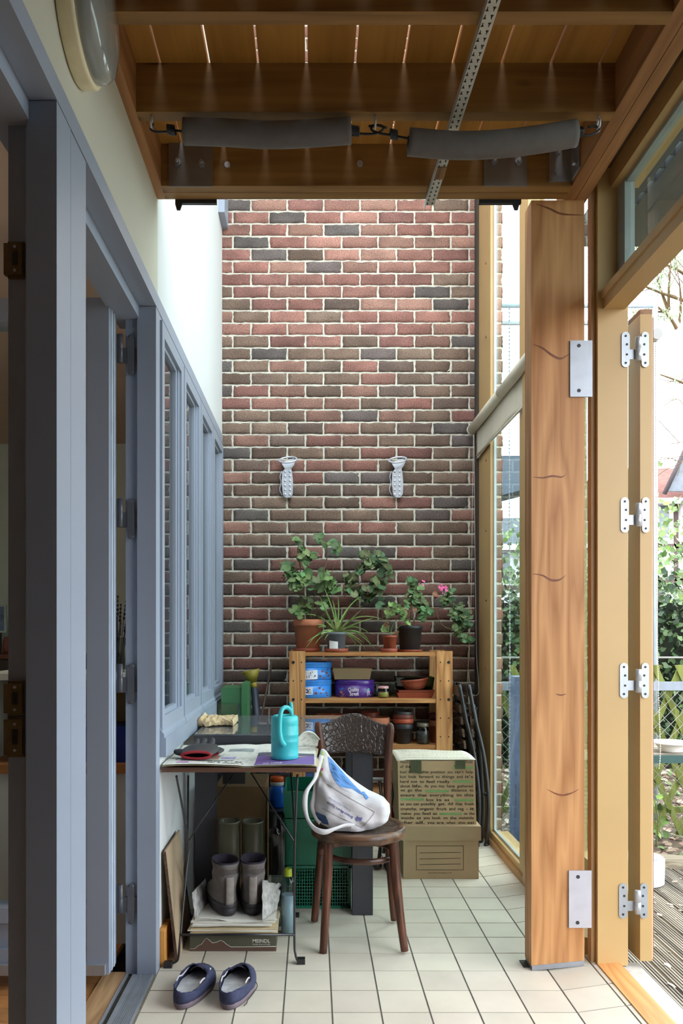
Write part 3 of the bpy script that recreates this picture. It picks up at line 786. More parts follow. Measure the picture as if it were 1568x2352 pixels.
saucer(940, 4.66, .078, SZ, 'wide flat terracotta saucer under the black pot', h=.014)
P1 = pot('geranium_pot', 707, 4.66, .086, .066, SZ+.006, zz(1423, 4.66), TERRA, 'large terracotta pot with a tall leggy geranium, left end of shelf top', rim=.2)
P2 = pot('spider_plant_pot', 772, 4.57, .060, .048, SZ+.006, zz(1452, 4.57), GPLAST, 'grey plastic pot with white label holding a spider plant', rim=.12)
P3 = pot('geranium_pot', 895, 4.57, .043, .034, SZ+.006, zz(1459, 4.57), TERRAD, 'small red-brown pot with a small geranium, in front of the black pot', rim=.14)
P4 = pot('geranium_pot', 941, 4.66, .073, .058, SZ+.006, zz(1437, 4.66), BPLAST, 'black plastic pot with a trailing pink-flowered geranium', rim=.12)
bm = NB()
x_, Y_ = xx(768, 4.57), 4.57
grid(bm, lambda u, v: (x_-.030+.048*u, Y_-math.sqrt(max(1e-5, (.0555**2)-(-.030+.048*u-(xx(772,4.57)-x_)*0+.0)**2))-.0015, SZ+.022+.045*v-.006*u), 8, 4)
obj('plant_label', bm, mat('paper_label', srgb(214,214,210), .6), P2)
# ---------------------------------------------------------------- foliage
def leafmat(name, c, var=.35): return attr_mat(name, .55, var*.6, 60, .0, 'lc')
LEAF = leafmat('geranium_leaf', None)
def leaf_disc(bm, lay, c, r, nrm, col, n=12, lobes=5, cup=.25, roll=0):
    nrm = Vector(nrm).normalized(); u = nrm.orthogonal().normalized(); v = nrm.cross(u)
    a0 = roll
    cv = bm.verts.new(Vector(c)-nrm*r*cup*.5); ring = []
    for i in range(n*2):
        a = 2*PI*i/(n*2); rr = r*(.86+.14*abs(math.cos(lobes*a/2.0)))*(1-.55*math.exp(-((a-PI)**2)/.05))
        ring.append(bm.verts.new(Vector(c)+(u*math.cos(a+a0)+v*math.sin(a+a0))*rr+nrm*r*cup*.5*math.sin(3*a+roll)))
    for i in range(n*2):
        f = bm.faces.new((cv, ring[i], ring[(i+1) % (n*2)])); f.smooth = True
        for l in f.loops:
            k = 1.0 if l.vert is not cv else 1.25
            l[lay] = (col[0]*k, col[1]*k, col[2]*k, 1)
def clusters(lst, Y, base=(.10,.20,.07), size=12, yj=.05, n_scale=1.0, seed=1):
    rr = random.Random(seed); bm = NB(); lay = bm.loops.layers.float_color.new('lc')
    for (px, py, rad, n) in lst:
        for _ in range(int(n*1.5)):
            a = rr.uniform(0, 2*PI); d = rad*math.sqrt(rr.random())
            YY = Y+rr.uniform(-yj, yj)
            c = at(px+d*math.cos(a), py+d*math.sin(a), YY)
            s = size*rr.uniform(.55, 1.15)*Y/F
            nrm = (rr.uniform(-.8, .8), -rr.uniform(.2, 1), rr.uniform(.1, 1))
            k = rr.uniform(.6, 1.45); yel = rr.uniform(-.02, .05)
            leaf_disc(bm, lay, c, s, nrm, ((base[0]+yel)*k, base[1]*k, base[2]*k), roll=rr.uniform(0, 6), n=8)
    return bm
STEM = mat('woody_stem', srgb(112,92,62), .8, .2, 40)
GSTEM = mat('green_stem', srgb(120,130,70), .7, .2, 40)
def stems(lst, Y):
    out = []
    for pts, r in lst:
        bm = NB(); tube(bm, [at(p[0], p[1], Y+(p[2] if len(p) > 2 else 0)) for p in pts], [r, *[r*.8]*(len(pts)-2), r*.5], 7, smooth=5); out.append(bm)
    return out
def flower(px, py, Y, par, n=9, s=.011, col=(.75,.12,.33), seed=2):
    rr = random.Random(seed); bm = NB(); lay = bm.loops.layers.float_color.new('lc')
    for _ in range(n):
        c = at(px+rr.uniform(-8, 8), py+rr.uniform(-7, 7), Y+rr.uniform(-.02, .02))
        k = rr.uniform(.8, 1.2); leaf_disc(bm, lay, c, s*rr.uniform(.7, 1.2), (rr.uniform(-1, 1), -1, rr.uniform(-.5, 1)), tuple(x*k for x in col), n=4, lobes=5)
    obj('flower', bm, LEAF, par)
for b_ in stems([([(700,1428),(688,1360),(690,1310),(684,1262),(690,1240)], .004), ([(712,1428),(722,1370),(742,1318),(752,1270),(748,1246)], .004),
                 ([(704,1428),(698,1350),(706,1300)], .0035), ([(716,1428),(735,1372),(760,1318),(770,1290)], .003), ([(700,1425),(720,1400),(706,1360)], .003),
                 ([(722,1428),(775,1385),(812,1350),(850,1322)], .0035), ([(716,1428),(735,1385),(760,1350)], .003)], 4.66): obj('stem', b_, STEM, P1)
obj('foliage', clusters([(660,1308,14,9),(672,1325,16,9),(684,1335,18,9),(700,1282,14,9),(716,1276,10,5),(694,1262,9,3),(702,1385,20,7),(686,1400,16,6),
    (745,1322,12,5),(758,1345,18,8),(764,1352,10,5),(757,1252,12,4),(772,1262,9,3),(684,1238,8,3),(735,1235,8,2),(706,1325,16,6),(726,1340,16,6),(742,1385,16,5)], 4.64, size=12.5, yj=.07, seed=3), LEAF, P1)
obj('foliage', clusters([(802,1322,16,8),(826,1306,12,6),(846,1290,16,9),(862,1276,10,5),(880,1300,16,9),(890,1322,12,7),(852,1352,18,8),(868,1340,14,6),(820,1372,20,7),(850,1365,14,6),
    (872,1384,10,3),(806,1345,14,5),(836,1270,8,3)], 4.68, base=(.075,.135,.055), size=12.5, yj=.06, seed=4), LEAF, P1)
obj('withered_flower', clusters([(843,1355,6,5),(732,1276,4,3),(650,1325,5,3)], 4.66, base=(.16,.05,.05), size=5, seed=9), LEAF, P1)
# spider plant
bm = NB(); lay = bm.loops.layers.float_color.new('lc'); rr = random.Random(5)
BL = [((774,1450),(765,1392),(742,1345)),((775,1450),(772,1402),(763,1378)),((775,1450),(786,1398),(830,1368)),((778,1450),(812,1398),(884,1424)),((772,1450),(730,1398),(690,1415)),
      ((770,1452),(722,1412),(692,1492)),((770,1452),(738,1432),(700,1492)),((772,1452),(748,1440),(722,1482)),((778,1452),(822,1436),(864,1496)),((778,1450),(830,1424),(858,1420)),
      ((780,1452),(838,1436),(852,1486)),((776,1455),(796,1440),(822,1490)),((776,1450),(800,1428),(830,1400)),((776,1450),(815,1426),(850,1456)),((772,1450),(757,1426),(740,1385)),
      ((775,1455),(786,1436),(776,1488)),((770,1452),(740,1446),(706,1474)),((774,1450),(780,1402),(776,1370)),((772,1450),(748,1405),(735,1370)),((778,1452),(800,1446),(836,1478)),
      ((772,1452),(730,1420),(705,1445)),((776,1452),(810,1452),(842,1494)),((775,1452),(790,1410),(806,1392)),((772,1455),(760,1440),(745,1470))]
for a, b_, c in BL:
    yo = rr.uniform(-.10, .06); p0 = at(*a, 4.57); p1_ = at(*b_, 4.57+yo*.6); p2 = at(*c, 4.57+yo)
    n = 12; prev = None; k = rr.uniform(.75, 1.35)
    for i in range(n+1):
        u = i/n; p = p0*(1-u)**2+p1_*2*u*(1-u)+p2*u*u; w_ = .0052*(1-u)**.6*(1.0 if u > .02 else .8)+.0004
        tn = ((p1_-p0)*(1-u)+(p2-p1_)*u).normalized(); sd = tn.cross(Vector((0,1,.3))).normalized()
        if abs(tn.x) > .9: sd = Vector((0, .5, .8)).normalized()
        cur = (bm.verts.new(p-sd*w_), bm.verts.new(p+Vector((0, .001, -.001))), bm.verts.new(p+sd*w_))
        if prev:
            for q in range(2):
                f = bm.faces.new((prev[q], prev[q+1], cur[q+1], cur[q])); f.smooth = True
                for l in f.loops: l[lay] = (.17*k, .27*k, .07*k, 1) if u > .25 else (.26*k, .33*k, .10*k, 1)
        prev = cur
obj('foliage', bm, LEAF, P2)
# small geranium
for b_ in stems([([(895,1462),(902,1435),(920,1412),(928,1400)], .0025), ([(893,1462),(890,1440),(886,1446)], .0018), ([(896,1462),(915,1440),(935,1432)], .0018), ([(893,1460),(890,1415),(886,1392)], .0016)], 4.57): obj('stem', b_, GSTEM, P3)
obj('foliage', clusters([(902,1396,10,7),(914,1404,12,8),(886,1444,6,2),(936,1430,7,3),(922,1412,10,5),(893,1408,8,4)], 4.56, base=(.15,.25,.075), size=8.5, yj=.035, seed=6), LEAF, P3)
obj('withered_leaf', clusters([(888,1434,4,2),(912,1456,3,2)], 4.55, base=(.30,.16,.08), size=7, seed=8), LEAF, P3)
# trailing geranium
for b_ in stems([([(938,1440),(944,1405),(952,1375),(950,1350)], .0032), ([(944,1440),(960,1410),(985,1398),(1018,1398)], .004), ([(1000,1398),(1008,1425),(1025,1442),(1062,1448)], .003), ([(1018,1398),(1024,1372),(1018,1352)], .002), ([(946,1440),(930,1415),(912,1432)], .002)], 4.66): obj('stem', b_, STEM, P4)
obj('foliage', clusters([(944,1338,11,6),(956,1348,12,7),(946,1372,14,8),(962,1384,18,12),(978,1404,14,8),(958,1402,12,6),(938,1384,10,5),(968,1420,8,4)], 4.65, base=(.11,.21,.08), size=9.5, yj=.05, seed=10), LEAF, P4)
obj('foliage', clusters([(1030,1358,10,6),(1026,1374,12,8),(1020,1388,9,5),(1052,1398,14,9),(1066,1412,14,9),(1058,1430,14,8),(1072,1438,9,5),(1052,1448,12,7),(1068,1466,10,6),(1078,1470,6,3),(1040,1412,9,4)], 4.66, base=(.10,.19,.08), size=9, yj=.05, seed=11), LEAF, P4)
obj('withered_leaf', clusters([(1004,1366,7,4),(950,1396,6,3)], 4.63, base=(.30,.14,.09), size=8, seed=12), LEAF, P4)
flower(1018, 1349, 4.62, P4, 10); flower(969, 1339, 4.62, P4, 5, .008, seed=3); flower(1022, 1358, 4.62, P4, 4, .008, (.6,.2,.35), 5)
# ---------------------------------------------------------------- tins
BLUE = mat('blue_tin', srgb(58,138,226), .28, .03, 3)
BLUED = mat('blue_tin_edge', srgb(34,92,176), .3)
def on_cyl(cx, cy, rx, ry, x, z, off=.0006):
    d = max(-.999, min(.999, (x-cx)/rx)); return Vector((x, cy-ry*math.sqrt(1-d*d)-off, z))
def wrap(bm, cx, cy, rx, ry, off=.0008):
    for v in bm.verts: v.co = on_cyl(cx, cy, rx, ry, v.co.x, v.co.z, off)
def disc(bm, x, y, z, r, n=14, sx=1):
    c = bm.verts.new((x, y, z)); rg = [bm.verts.new((x+r*sx*math.cos(2*PI*i/n), y, z+r*math.sin(2*PI*i/n))) for i in range(n)]
    for i in range(n): bm.faces.new((c, rg[(i+1) % n], rg[i]))
DOTR = mat('dot_rust', srgb(120,52,44), .4); DOTB = mat('dot_navy', srgb(36,52,120), .4)
LABW = mat('label_white', srgb(226,230,240), .4)
def tin(px, Y, r, z0, z1, lab, dots, labp, lidm=BLUED):
    cx = xx(px, Y); t = T('biscuit_tin', (cx, Y, z0), lab, 'tin', 'blue dotted tins on the shelf')
    h = z1-z0
    bm = NB(); lathe(bm, [(r*.97, 0), (r, .003), (r, h-.028), (.001, h-.028)], (cx, Y, z0), 48, cap1=False); obj('tin_body', bm, BLUE, t)
    bm = NB(); lathe(bm, [(r+.0015, h-.0285), (r+.002, h-.026), (r+.0015, h-.008), (r+.003, h-.006), (r+.002, h-.002), (r-.006, h), (r-.009, h-.003), (.001, h-.003)], (cx, Y, z0), 48, cap0=False, cap1=False); obj('lid', bm, BLUE, t)
    bm = NB()
    for (dx, dy, rr) in dots:
        q = xx(dx, Y-r*.8); disc(bm, q, 0, zz(dy, Y-r*.85), rr*.0026)
    wrap(bm, cx, Y, r, r); obj('dot_print', bm, DOTR, t)
    x0, x1, ya, yb = labp
    bm = NB(); grid(bm, lambda u, v: (xx(x0, Y-r)+(xx(x1, Y-r)-xx(x0, Y-r))*u, 0, zz(yb, Y-r)+(zz(ya, Y-r)-zz(yb, Y-r))*v-.004*(1-u)), 8, 2); wrap(bm, cx, Y, r, r, .0012); lo = obj('label_sticker', bm, LABW, t)
    bm = NB(); rr = random.Random(int(px)+int(ya))
    for _ in range(26): disc(bm, rr.uniform(xx(x0+3, Y-r), xx(x1-3, Y-r)), 0, rr.uniform(zz(yb-3, Y-r), zz(ya+3, Y-r)), rr.uniform(.0012, .0034), 7, sx=rr.uniform(.6, 2))
    wrap(bm, cx, Y, r, r, .0016); obj('label_print', bm, DOTB, lo)
    return t
zs = .829
tin(713, 4.65, .122, zs, zs+.103, 'blue tin with rust dots on the middle shelf, the lower of two stacked', [(725,1592,3),(734,1580,2.6),(742,1584,2.2),(737,1592,1.8),(749,1592,1.9),(752,1598,1.6)], (698,718,1578,1595))
tin(713, 4.65, .122, zs+.1035, zs+.205, 'blue tin with rust dots on the middle shelf, stacked on top of the other', [(740,1542,2.6),(750,1546,2.5),(735,1553,2.5),(744,1558,2.4),(754,1552,2.2),(720,1560,2.8),(752,1538,1.4)], (698,729,1539,1560))
PUR = mat('purple_tin', srgb(76,42,128), .3, .08, 10)
cx, cy, rx, ry, z0 = xx(814, 4.66), 4.66, .1145, .095, zs
t = T('sweet_tin', (cx, cy, z0), 'purple oval sweet tin with white lettering on the middle shelf', 'tin')
bm = NB(); lathe(bm, [(.97, 0), (1, .003), (1, .075), (.001, .075)], (0,0,0), 56, cap1=False)
for v in bm.verts: v.co = Vector((cx+v.co.x*rx, cy+v.co.y*ry, z0+v.co.z))
obj('tin_body', bm, PUR, t)
bm = NB(); lathe(bm, [(1.012, .0745), (1.02, .078), (1.012, .094), (.97, .101), (.93, .101), (.001, .099)], (0,0,0), 56, cap0=False, cap1=False)
for v in bm.verts: v.co = Vector((cx+v.co.x*rx, cy+v.co.y*ry, z0+v.co.z))
obj('lid', bm, mat('purple_lid', srgb(72,38,126), .22), t)
bm = NB(); add_text(bm, 'Quality', wallM(xx(799.5, cy-ry), 0, z0+.036, .03), width=.062, height=.022, bold=True)
add_text(bm, 'Street', wallM(xx(803, cy-ry), 0, z0+.012, .05), width=.052, height=.021, bold=True)
wrap(bm, cx, cy, rx, ry, .0012); obj('lettering', bm, mat('print_white', srgb(240,238,244), .4), t)
bm = NB(); rr = random.Random(3)
for _ in range(60):
    x_ = cx+rr.gauss(0, .022); disc(bm, x_, 0, z0+.036+rr.gauss(0, .02), rr.uniform(.0006, .0016), 6)
for v in bm.verts: v.co.z = min(max(v.co.z, z0+.003), z0+.073)
wrap(bm, cx, cy, rx, ry, .0008); obj('confetti_print', bm, mat('print_pink', srgb(206,168,214), .4), t)
for sx_, cols in ((-1, [(196,120,60),(60,110,180)]), (1, [(220,150,200),(110,190,200)])):
    for qi, c in enumerate(cols):
        bm = NB()
        for _ in range(9): disc(bm, cx+sx_*.078+rr.gauss(0, .006), 0, z0+.028+rr.gauss(0, .012)+(.006 if qi else 0), rr.uniform(.002, .006), 8)
        for v in bm.verts: v.co.z = min(max(v.co.z, z0+.003), z0+.073)
        wrap(bm, cx, cy, rx, ry, .0006+.0003*qi); obj('figure_print', bm, mat('fig_%d_%d' % (sx_, qi), srgb(*c), .4), t)
# cardboard tray on the sweet tin
CARD = mat('brown_cardboard', srgb(164,140,104), .8, .06, 6)
def tray(bm, x0, x1, y0, y1, z0, z1, fl, t_=.002):
    o = [(x0+fl, y0+fl), (x1-fl, y0+fl), (x1-fl, y1-fl), (x0+fl, y1-fl)]; u = [(x0, y0), (x1, y0), (x1, y1), (x0, y1)]
    rings(bm, [[(a, b, z0) for a, b in o], [(a, b, z1) for a, b in u], [(a+(t_ if i in (0,3) else -t_), b+(t_ if i < 2 else -t_), z1) for i, (a, b) in enumerate(u)], [(a+(t_ if i in (0,3) else -t_), b+(t_ if i < 2 else -t_), z0+t_) for i, (a, b) in enumerate(o)]])
    for f in bm.faces: f.smooth = False
bm = NB(); tray(bm, xx(764, 4.6), xx(854, 4.6), 4.60, 4.72, z0+.103, z0+.167, .012); o = obj('cardboard_tray', bm, CARD); tag(o, 'small open brown cardboard tray sitting on the purple tin', 'box')
# jars
def jar(px, Y, r, z0, h, lab, lidm=None, fill=None, fh=.6, name='glass_jar'):
    x = xx(px, Y); t = T(name, (x, Y, z0), lab, 'jar')
    bm = NB(); lathe(bm, [(r*.9, 0), (r, .004), (r, h*.72), (r*.82, h*.82), (r*.82, h*.98)], (x, Y, z0), 28, cap1=False); obj('glass_body', bm, glass('jar_glass', (.80,.84,.82)), t)
    if lidm: bm = NB(); lathe(bm, [(r*.9, h*.84), (r*.93, h*.86), (r*.93, h), (r*.88, h+.002)], (x, Y, z0), 28); obj('lid', bm, lidm, t)
    if fill: bm = NB(); lathe(bm, [(r*.86, .004), (r*.93, .008), (r*.93, h*fh)], (x, Y, z0), 24); obj('contents', bm, fill, t)
    return t
GING = bpy.data.materials.new('gingham'); m, nt, b_, out = _new('gingham_lid'); b_.inputs['Roughness'].default_value = .4
v = coords(nt, (1,1,1)); ck = N(nt, 'ShaderNodeTexChecker'); ck.inputs['Scale'].default_value = 190; ck.inputs[1].default_value = (.7,.12,.16,1); ck.inputs[2].default_value = (.8,.76,.76,1)
nt.links.new(v, ck.inputs[0]); nt.links.new(ck.outputs[0], b_.inputs['Base Color']); bpy.data.materials.remove(GING)
jar(880, 4.58, .033, zs, .064, 'small jar with red and white checked lid beside the purple tin', MATS['gingham_lid'], mat('yellow_preserve', srgb(150,140,60), .5), .5)
jar(903, 4.66, .036, zs, .093, 'taller clear glass jar behind the checked-lid jar', None)
jar(862, 4.68, .022, zs, .07, 'dark jar squeezed between purple tin and checked-lid jar', mat('dark_lid', srgb(60,56,60), .4), mat('dark_fill', srgb(50,40,50), .6), .6)
# green plastic tray behind the dishes
bm = NB(); tray(bm, xx(905, 4.7), xx(992, 4.7), 4.60, 4.74, zs+.045, zs+.115, .01, .0015); o = obj('plastic_punnet', bm, glass('green_plastic', (.25,.5,.36), .1)); tag(o, 'translucent green plastic tray behind the terracotta dishes', 'tray')
def sqdish(px0, px1, z0, h, lab, Y0=4.545, Y1=4.70, m=TERRAD, til=0):
    bm = NB(); x0, x1 = xx(px0, Y0), xx(px1, Y0); tray(bm, x0, x1, Y0, Y1, z0, z0+h, .01, .003); bevel(bm, .0012, 1)
    o = obj('terracotta_tray', bm, m); tag(o, lab, 'plant tray'); return o
sqdish(912, 996, zs, .030, 'square terracotta plastic tray on middle shelf, lowest of the dish stack')
sqdish(915, 999, zs+.0125, .032, 'square terracotta plastic tray nested in the lowest one', 4.553, 4.708)
x_ = xx(952, 4.63); bm = NB(); lathe(bm, [(.052, 0), (.056, .002), (.072, .03), (.080, .05), (.084, .052), (.084, .060), (.078, .060), (.072, .048), (.055, .006), (.001, .005)], (0,0,0), 40, cap1=False)
M_ = Matrix.Translation((x_, 4.625, zs+.046)) @ Matrix.Rotation(math.radians(-6), 4, 'Y')
for v in bm.verts: v.co = M_ @ v.co
o = obj('terracotta_bowl', bm, mat('terracotta_dish', srgb(158,80,58), .55)); tag(o, 'round terracotta plastic bowl tipped on top of the trays', 'bowl')
# ---------------------------------------------------------------- lower shelf
z3 = .566
def stackpot(px, Y, r, h, z0, m, lab, grp=None): return pot('plant_pot', px, Y, r, r*.72, z0, z0+h, m, lab, soil=False, group=grp)
TR2 = mat('orange_red_pot', srgb(168,74,48), .5)
stackpot(706, 4.60, .045, .10, z3, BPLAST, 'black pot at left end of the lower shelf, half behind the post')
stackpot(746, 4.62, .050, .11, z3+.055, TR2, 'orange-red pot in the lower shelf, standing on a pot base left of the chair top')
stackpot(746, 4.62, .050, .055, z3, TERRAD, 'short red pot under the orange-red pot in the lower shelf')
stackpot(778, 4.68, .042, .12, z3+.04, TR2, 'red pot in the lower shelf just left of the chair peak')
stackpot(778, 4.68, .044, .038, z3, BPLAST, 'shallow black pot under the red pot behind the chair peak')
stackpot(815, 4.66, .055, .11, z3, TERRAD, 'dark red pot in the lower shelf directly behind the chair peak')
stackpot(868, 4.60, .068, .15, z3, TERRA, 'wide terracotta pot in the lower shelf showing above the chair shoulder')
stackpot(850, 4.70, .055, .17, z3, TERRAD, 'tall dark red pot at the back of the lower shelf')
stackpot(926, 4.59, .056, .115, z3, BPLAST, 'large black pot at the front of the lower shelf, base of the nested stack')
stackpot(926, 4.59, .058, .10, z3+.045, TR2, 'orange-red pot nested in the large black pot')
stackpot(926, 4.59, .059, .09, z3+.078, mat('dark_red_pot', srgb(110,52,40), .5), 'darker red pot nested third in the lower-shelf stack')
stackpot(926, 4.59, .054, .085, z3+.100, mat('seed_tray_black', srgb(60,56,56), .5), 'small black pot crowning the nested stack')
stackpot(1001, 4.62, .040, .13, z3, TERRA, 'terracotta pot at right end of lower shelf, half behind the post')
stackpot(1001, 4.62, .041, .10, z3+.07, mat('dark_red_pot2', srgb(96,44,40), .5), 'dark red pot nested at right end of the lower shelf')
jar(971, 4.565, .038, z3, .118, 'clear storage jar with dark contents at front of the lower shelf', mat('tarnished_lid', srgb(120,112,96), .4, metal=.4), mat('dark_bits', srgb(52,50,48), .7, .5, 90), .62)
bm = NB(); box(bm, xx(690, 4.7), xx(800, 4.7), 4.58, 4.76, .325, .42); bevel(bm, .01, 2); o = obj('storage_tub', bm, mat('blue_tub', srgb(70,100,160), .5)); o.location.z -= .0249; tag(o, 'blue plastic tub low on the shelf unit, seen past the chair', 'tub')
# ================================================================ wall hangers
def hanger(cx, lab, flip):
    Y = 4.845; t = T('wall_hanger', (xx(cx, Y), Y, zz(1145, Y)), lab, 'wall bracket', 'cast aluminium hangers on the brick wall')
    P = lambda dx, py: (xx(cx+dx, Y), zz(py, Y))
    poly = [P(-10,1138),(P(-4,1144)),P(6,1144),P(12,1136),P(13,1110),P(11,1088),P(9,1078),P(15,1070),P(19,1060),P(18,1053),P(-10,1062),P(-16,1060),P(-11,1070),P(-6,1078),P(-12,1086),P(-13,1110)]
    bm = NB(); prism(bm, poly, .012, Matrix.Translation((0, Y-.020, 0))); bevel(bm, .002, 2)
    obj('body', bm, mat('cast_aluminium', srgb(196,200,210), .32, .05, 20, metal=.45), t)
    bm = NB(); pts = [at(cx+1+20*math.cos(a), 1056+6*math.sin(a)-2*math.cos(a), Y-.045-.03*math.sin(a)) for a in [2*PI*i/20 for i in range(20)]]
    tube(bm, pts, .005, 8, closed=True, sy=1.4); obj('loop', bm, MATS['cast_aluminium'], t)
    for r_ in range(6):
        for s in (-1, 1):
            bm = NB(); p = at(cx+s*5.5, 1083+r_*10.5, Y-.0205); sph(bm, p, .0075, 6, sy=.5); obj('stud', bm, MATS['cast_aluminium'], t)
    bm = NB(); tube(bm, [at(cx-13, 1082, Y-.01), at(cx-17, 1095, Y-.014), at(cx-15, 1108, Y-.012), at(cx-18, 1125, Y-.014), at(cx-12, 1138, Y-.01)], .0025, 6, smooth=4); obj('wire', bm, MATS['cast_aluminium'], t)
hanger(660, 'cast aluminium wall hanger with studs, the left of two on the bricks', 1)
hanger(912, 'cast aluminium wall hanger with studs, the right of two on the bricks', 1)
# ================================================================ black folding slat chair at the right
def slat_chair(dx, dy, lab):
    t = T('folding_chair', (.97+dx, 4.6+dy, 0), lab, 'chair', 'black folding chairs leaning by the window')
    top = [Vector((.842+dx, 4.82+dy, .915)), Vector((.868+dx, 4.46+dy, .905))]
    ya, yb = 4.80+dy, 4.44+dy
    fx = lambda z: .872+(.915-z)*.12+dx
    zs_ = [.905-.0, .800, .735, .665, .600, .535, .47, .40, .33]
    for i, z in enumerate(zs_):
        h = .058 if i == 0 else .046
        bm = NB(); vs = box(bm, -.006, .006, yb+.01, ya-.01, z-h, z)
        for v in vs: v.co.x += fx(v.co.z)-.012
        bevel(bm, .002, 1); obj('slat', bm, wood('black_slat', (.07,.05,.038), (.13,.095,.07), 'Y', rough=.2), t)
    def leg(y, pts, r=.0105): 
        bm = NB(); tube(bm, [(x+dx, y+(q if q else 0), z) for x, q, z in pts], r, 10, smooth=4); obj('leg', bm, BLACKM, t)
    leg(yb, [(.868,0,.915),(.905,0,.72),(.955,0,.50),(.975,-.02,.25),(.966,0,.012)])
    leg(yb+.03, [(.90,0,.80),(.93,0,.60),(.945,0,.40),(.955,.0,.2),(.95,.04,.012)])
    leg(ya, [(.842,0,.915),(.88,0,.72),(.93,0,.50),(.955,0,.25),(.96,0,.012)])
    bm = NB(); cyl(bm, (.955+dx, yb, .30), (.95+dx, ya, .30), .008, 10); cyl(bm, (.90+dx, yb, .78), (.895+dx, ya, .78), .007, 10); obj('stretcher', bm, BLACKM, t) if False else bm.free()
    for z in (.30, .78):
        bm = NB(); cyl(bm, (fx(z)+.02, yb, z), (fx(z)+.02, ya, z), .007, 10); obj('stretcher', bm, BLACKM, t)
    bm = NB(); cyl(bm, (.966+dx, yb-.0, .0), (.966+dx, yb, .03), .014, 12); obj('foot_cap', bm, BLACKM, t)
slat_chair(0, 0, 'black folding slat chair leaning flat by the tall window, nearest the glass')
slat_chair(-.052, .0, 'black folding slat chair behind the shelf post, inner of the leaning pair')
# ================================================================ archive box + printed veg box
KRAFT = mat('kraft_card', srgb(176,148,116), .75, .05, 5)
KRAFTL = mat('kraft_lid', srgb(172,146,114), .75, .05, 5)
INK = mat('brown_ink', srgb(70,52,30), .7); INKB = mat('black_ink', srgb(34,34,30), .7)
Yb = 3.896; ax0, ax1 = xx(924, Yb), xx(1100, Yb)
t = T('archive_box', ((ax0+ax1)/2, 4.05, 0), 'kraft cardboard archive box with lid and printed lines, on the tiles under the printed box', 'box')
bm = NB(); box(bm, ax0+.004, ax1-.002, Yb, 4.24, .0005, .205); bevel(bm, .003, 1); obj('box_body', bm, KRAFT, t)
bm = NB(); box(bm, ax0-.005, ax1+.008, Yb-.008, 4.248, zz(1930, Yb), .259); bevel(bm, .004, 2); obj('lid', bm, KRAFTL, t)
bm = NB(); Yp = Yb-.0006
def seg(bm, x0, y0, x1, y1, w_=1.2, Y=Yp):
    a, b_ = at(x0, y0, Y), at(x1, y1, Y); d = (b_-a); d.normalize(); n_ = Vector((-d.z, 0, d.x))*w_*.5*Y/F
    bm.faces.new([bm.verts.new(p) for p in (a-n_, b_-n_, b_+n_, a+n_)])
for s in ((956,1943,1064,1943),(956,1998,1064,1998),(956,1943,956,1998),(1064,1943,1064,1998),(963,1959,1058,1958),(963,1973,1058,1971),(963,1986,1058,1984.5)): seg(bm, *s)
add_text(bm, 'ecocrafts-packaging.co.uk', wallM(xx(983, Yp), Yp, zz(2006, Yp)), width=xx(1037, Yp)-xx(983, Yp)); obj('printed_form', bm, INK, t)
VB = mat('veg_box_card', srgb(198,170,134), .75, .06, 8)
m_, nt_ = MATS['veg_box_card'], MATS['veg_box_card'].node_tree
Yv = 3.93; zb, ztp = .2592, zz(1746, Yv)
vx0, vx1, vt0, vt1 = xx(916, Yv), xx(1094, Yv), xx(913, Yv), xx(1090, Yv)
t = T('veg_box', ((vx0+vx1)/2, 4.1, zb), 'tall kraft box covered in black lettering, standing on the archive box', 'box')
bm = NB()
lo = [(vx0, Yv), (vx1, Yv), (vx1, 4.22), (vx0, 4.22)]; hi = [(vt0, Yv+.004), (vt1, Yv+.004), (vt1, 4.22), (vt0, 4.22)]
rings(bm, [[(a, b_, zb) for a, b_ in lo], [(a, b_, ztp-.004) for a, b_ in hi]]); 
for f in bm.faces: f.smooth = False
obj('box_body', bm, VB, t)
FLAP = mat('flap_paper', srgb(222,216,196), .8, .05, 10)
bm = NB(); x0f, x1f = xx(911, 3.935), xx(1092, 3.935)
zt2 = lambda v: ztp+.001+.010*math.sin(v*PI)*1
grid(bm, lambda u, v: (x0f+(x1f-x0f)*u-.008*v*(u < .5)*1+(-.012*v if u > .5 else 0), Yv+.005+.319*v, zt2(v)+(.004*math.sin(u*5))*v-(.006*(1-v) if u < .1 else 0)), 16, 8); obj('top_flap', bm, FLAP, t, solid=.003)
# black lettering, justified lines
lines = [(440, [('Welcome', 232, 372)], None), (440, [('front', 1140, 1240)], None), (505, [('of the', 232, 380)], None),
 (580, [('box! In', 232, 400)], None), (580, [("this position you can't help", 528, 1245)], None), (645, [("but look forward to things and it's", 232, 1248)], None),
 (713, [('hard not to feel really', 232, 928)], None), (775, [('about life. As you may have gathered', 234, 1246)], None), (832, [('we go the', 236, 536)], None), (832, [('distance to', 938, 1250)], None),
 (900, [('ensure that everything in this', 236, 1254)], None), (965, [('box is as', 596, 916)], None), (1022, [('as you can possibly get. All that fresh', 236, 1256)], None),
 (1090, [('crunchy, organic fruit and veg - it', 240, 1262)], None), (1155, [('makes you feel as', 244, 746)], None), (1155, [('on the', 1114, 1264)], None), (1215, [('inside as you look on the outside', 246, 1262)], None), (1280, [('after all, you are what you eat', 250, 1264)], None)]
bm = NB(); Yt_ = Yv-.0012
def cpx(u): return 880+u/6.03
def cpy(v): return 1680+v/6.03
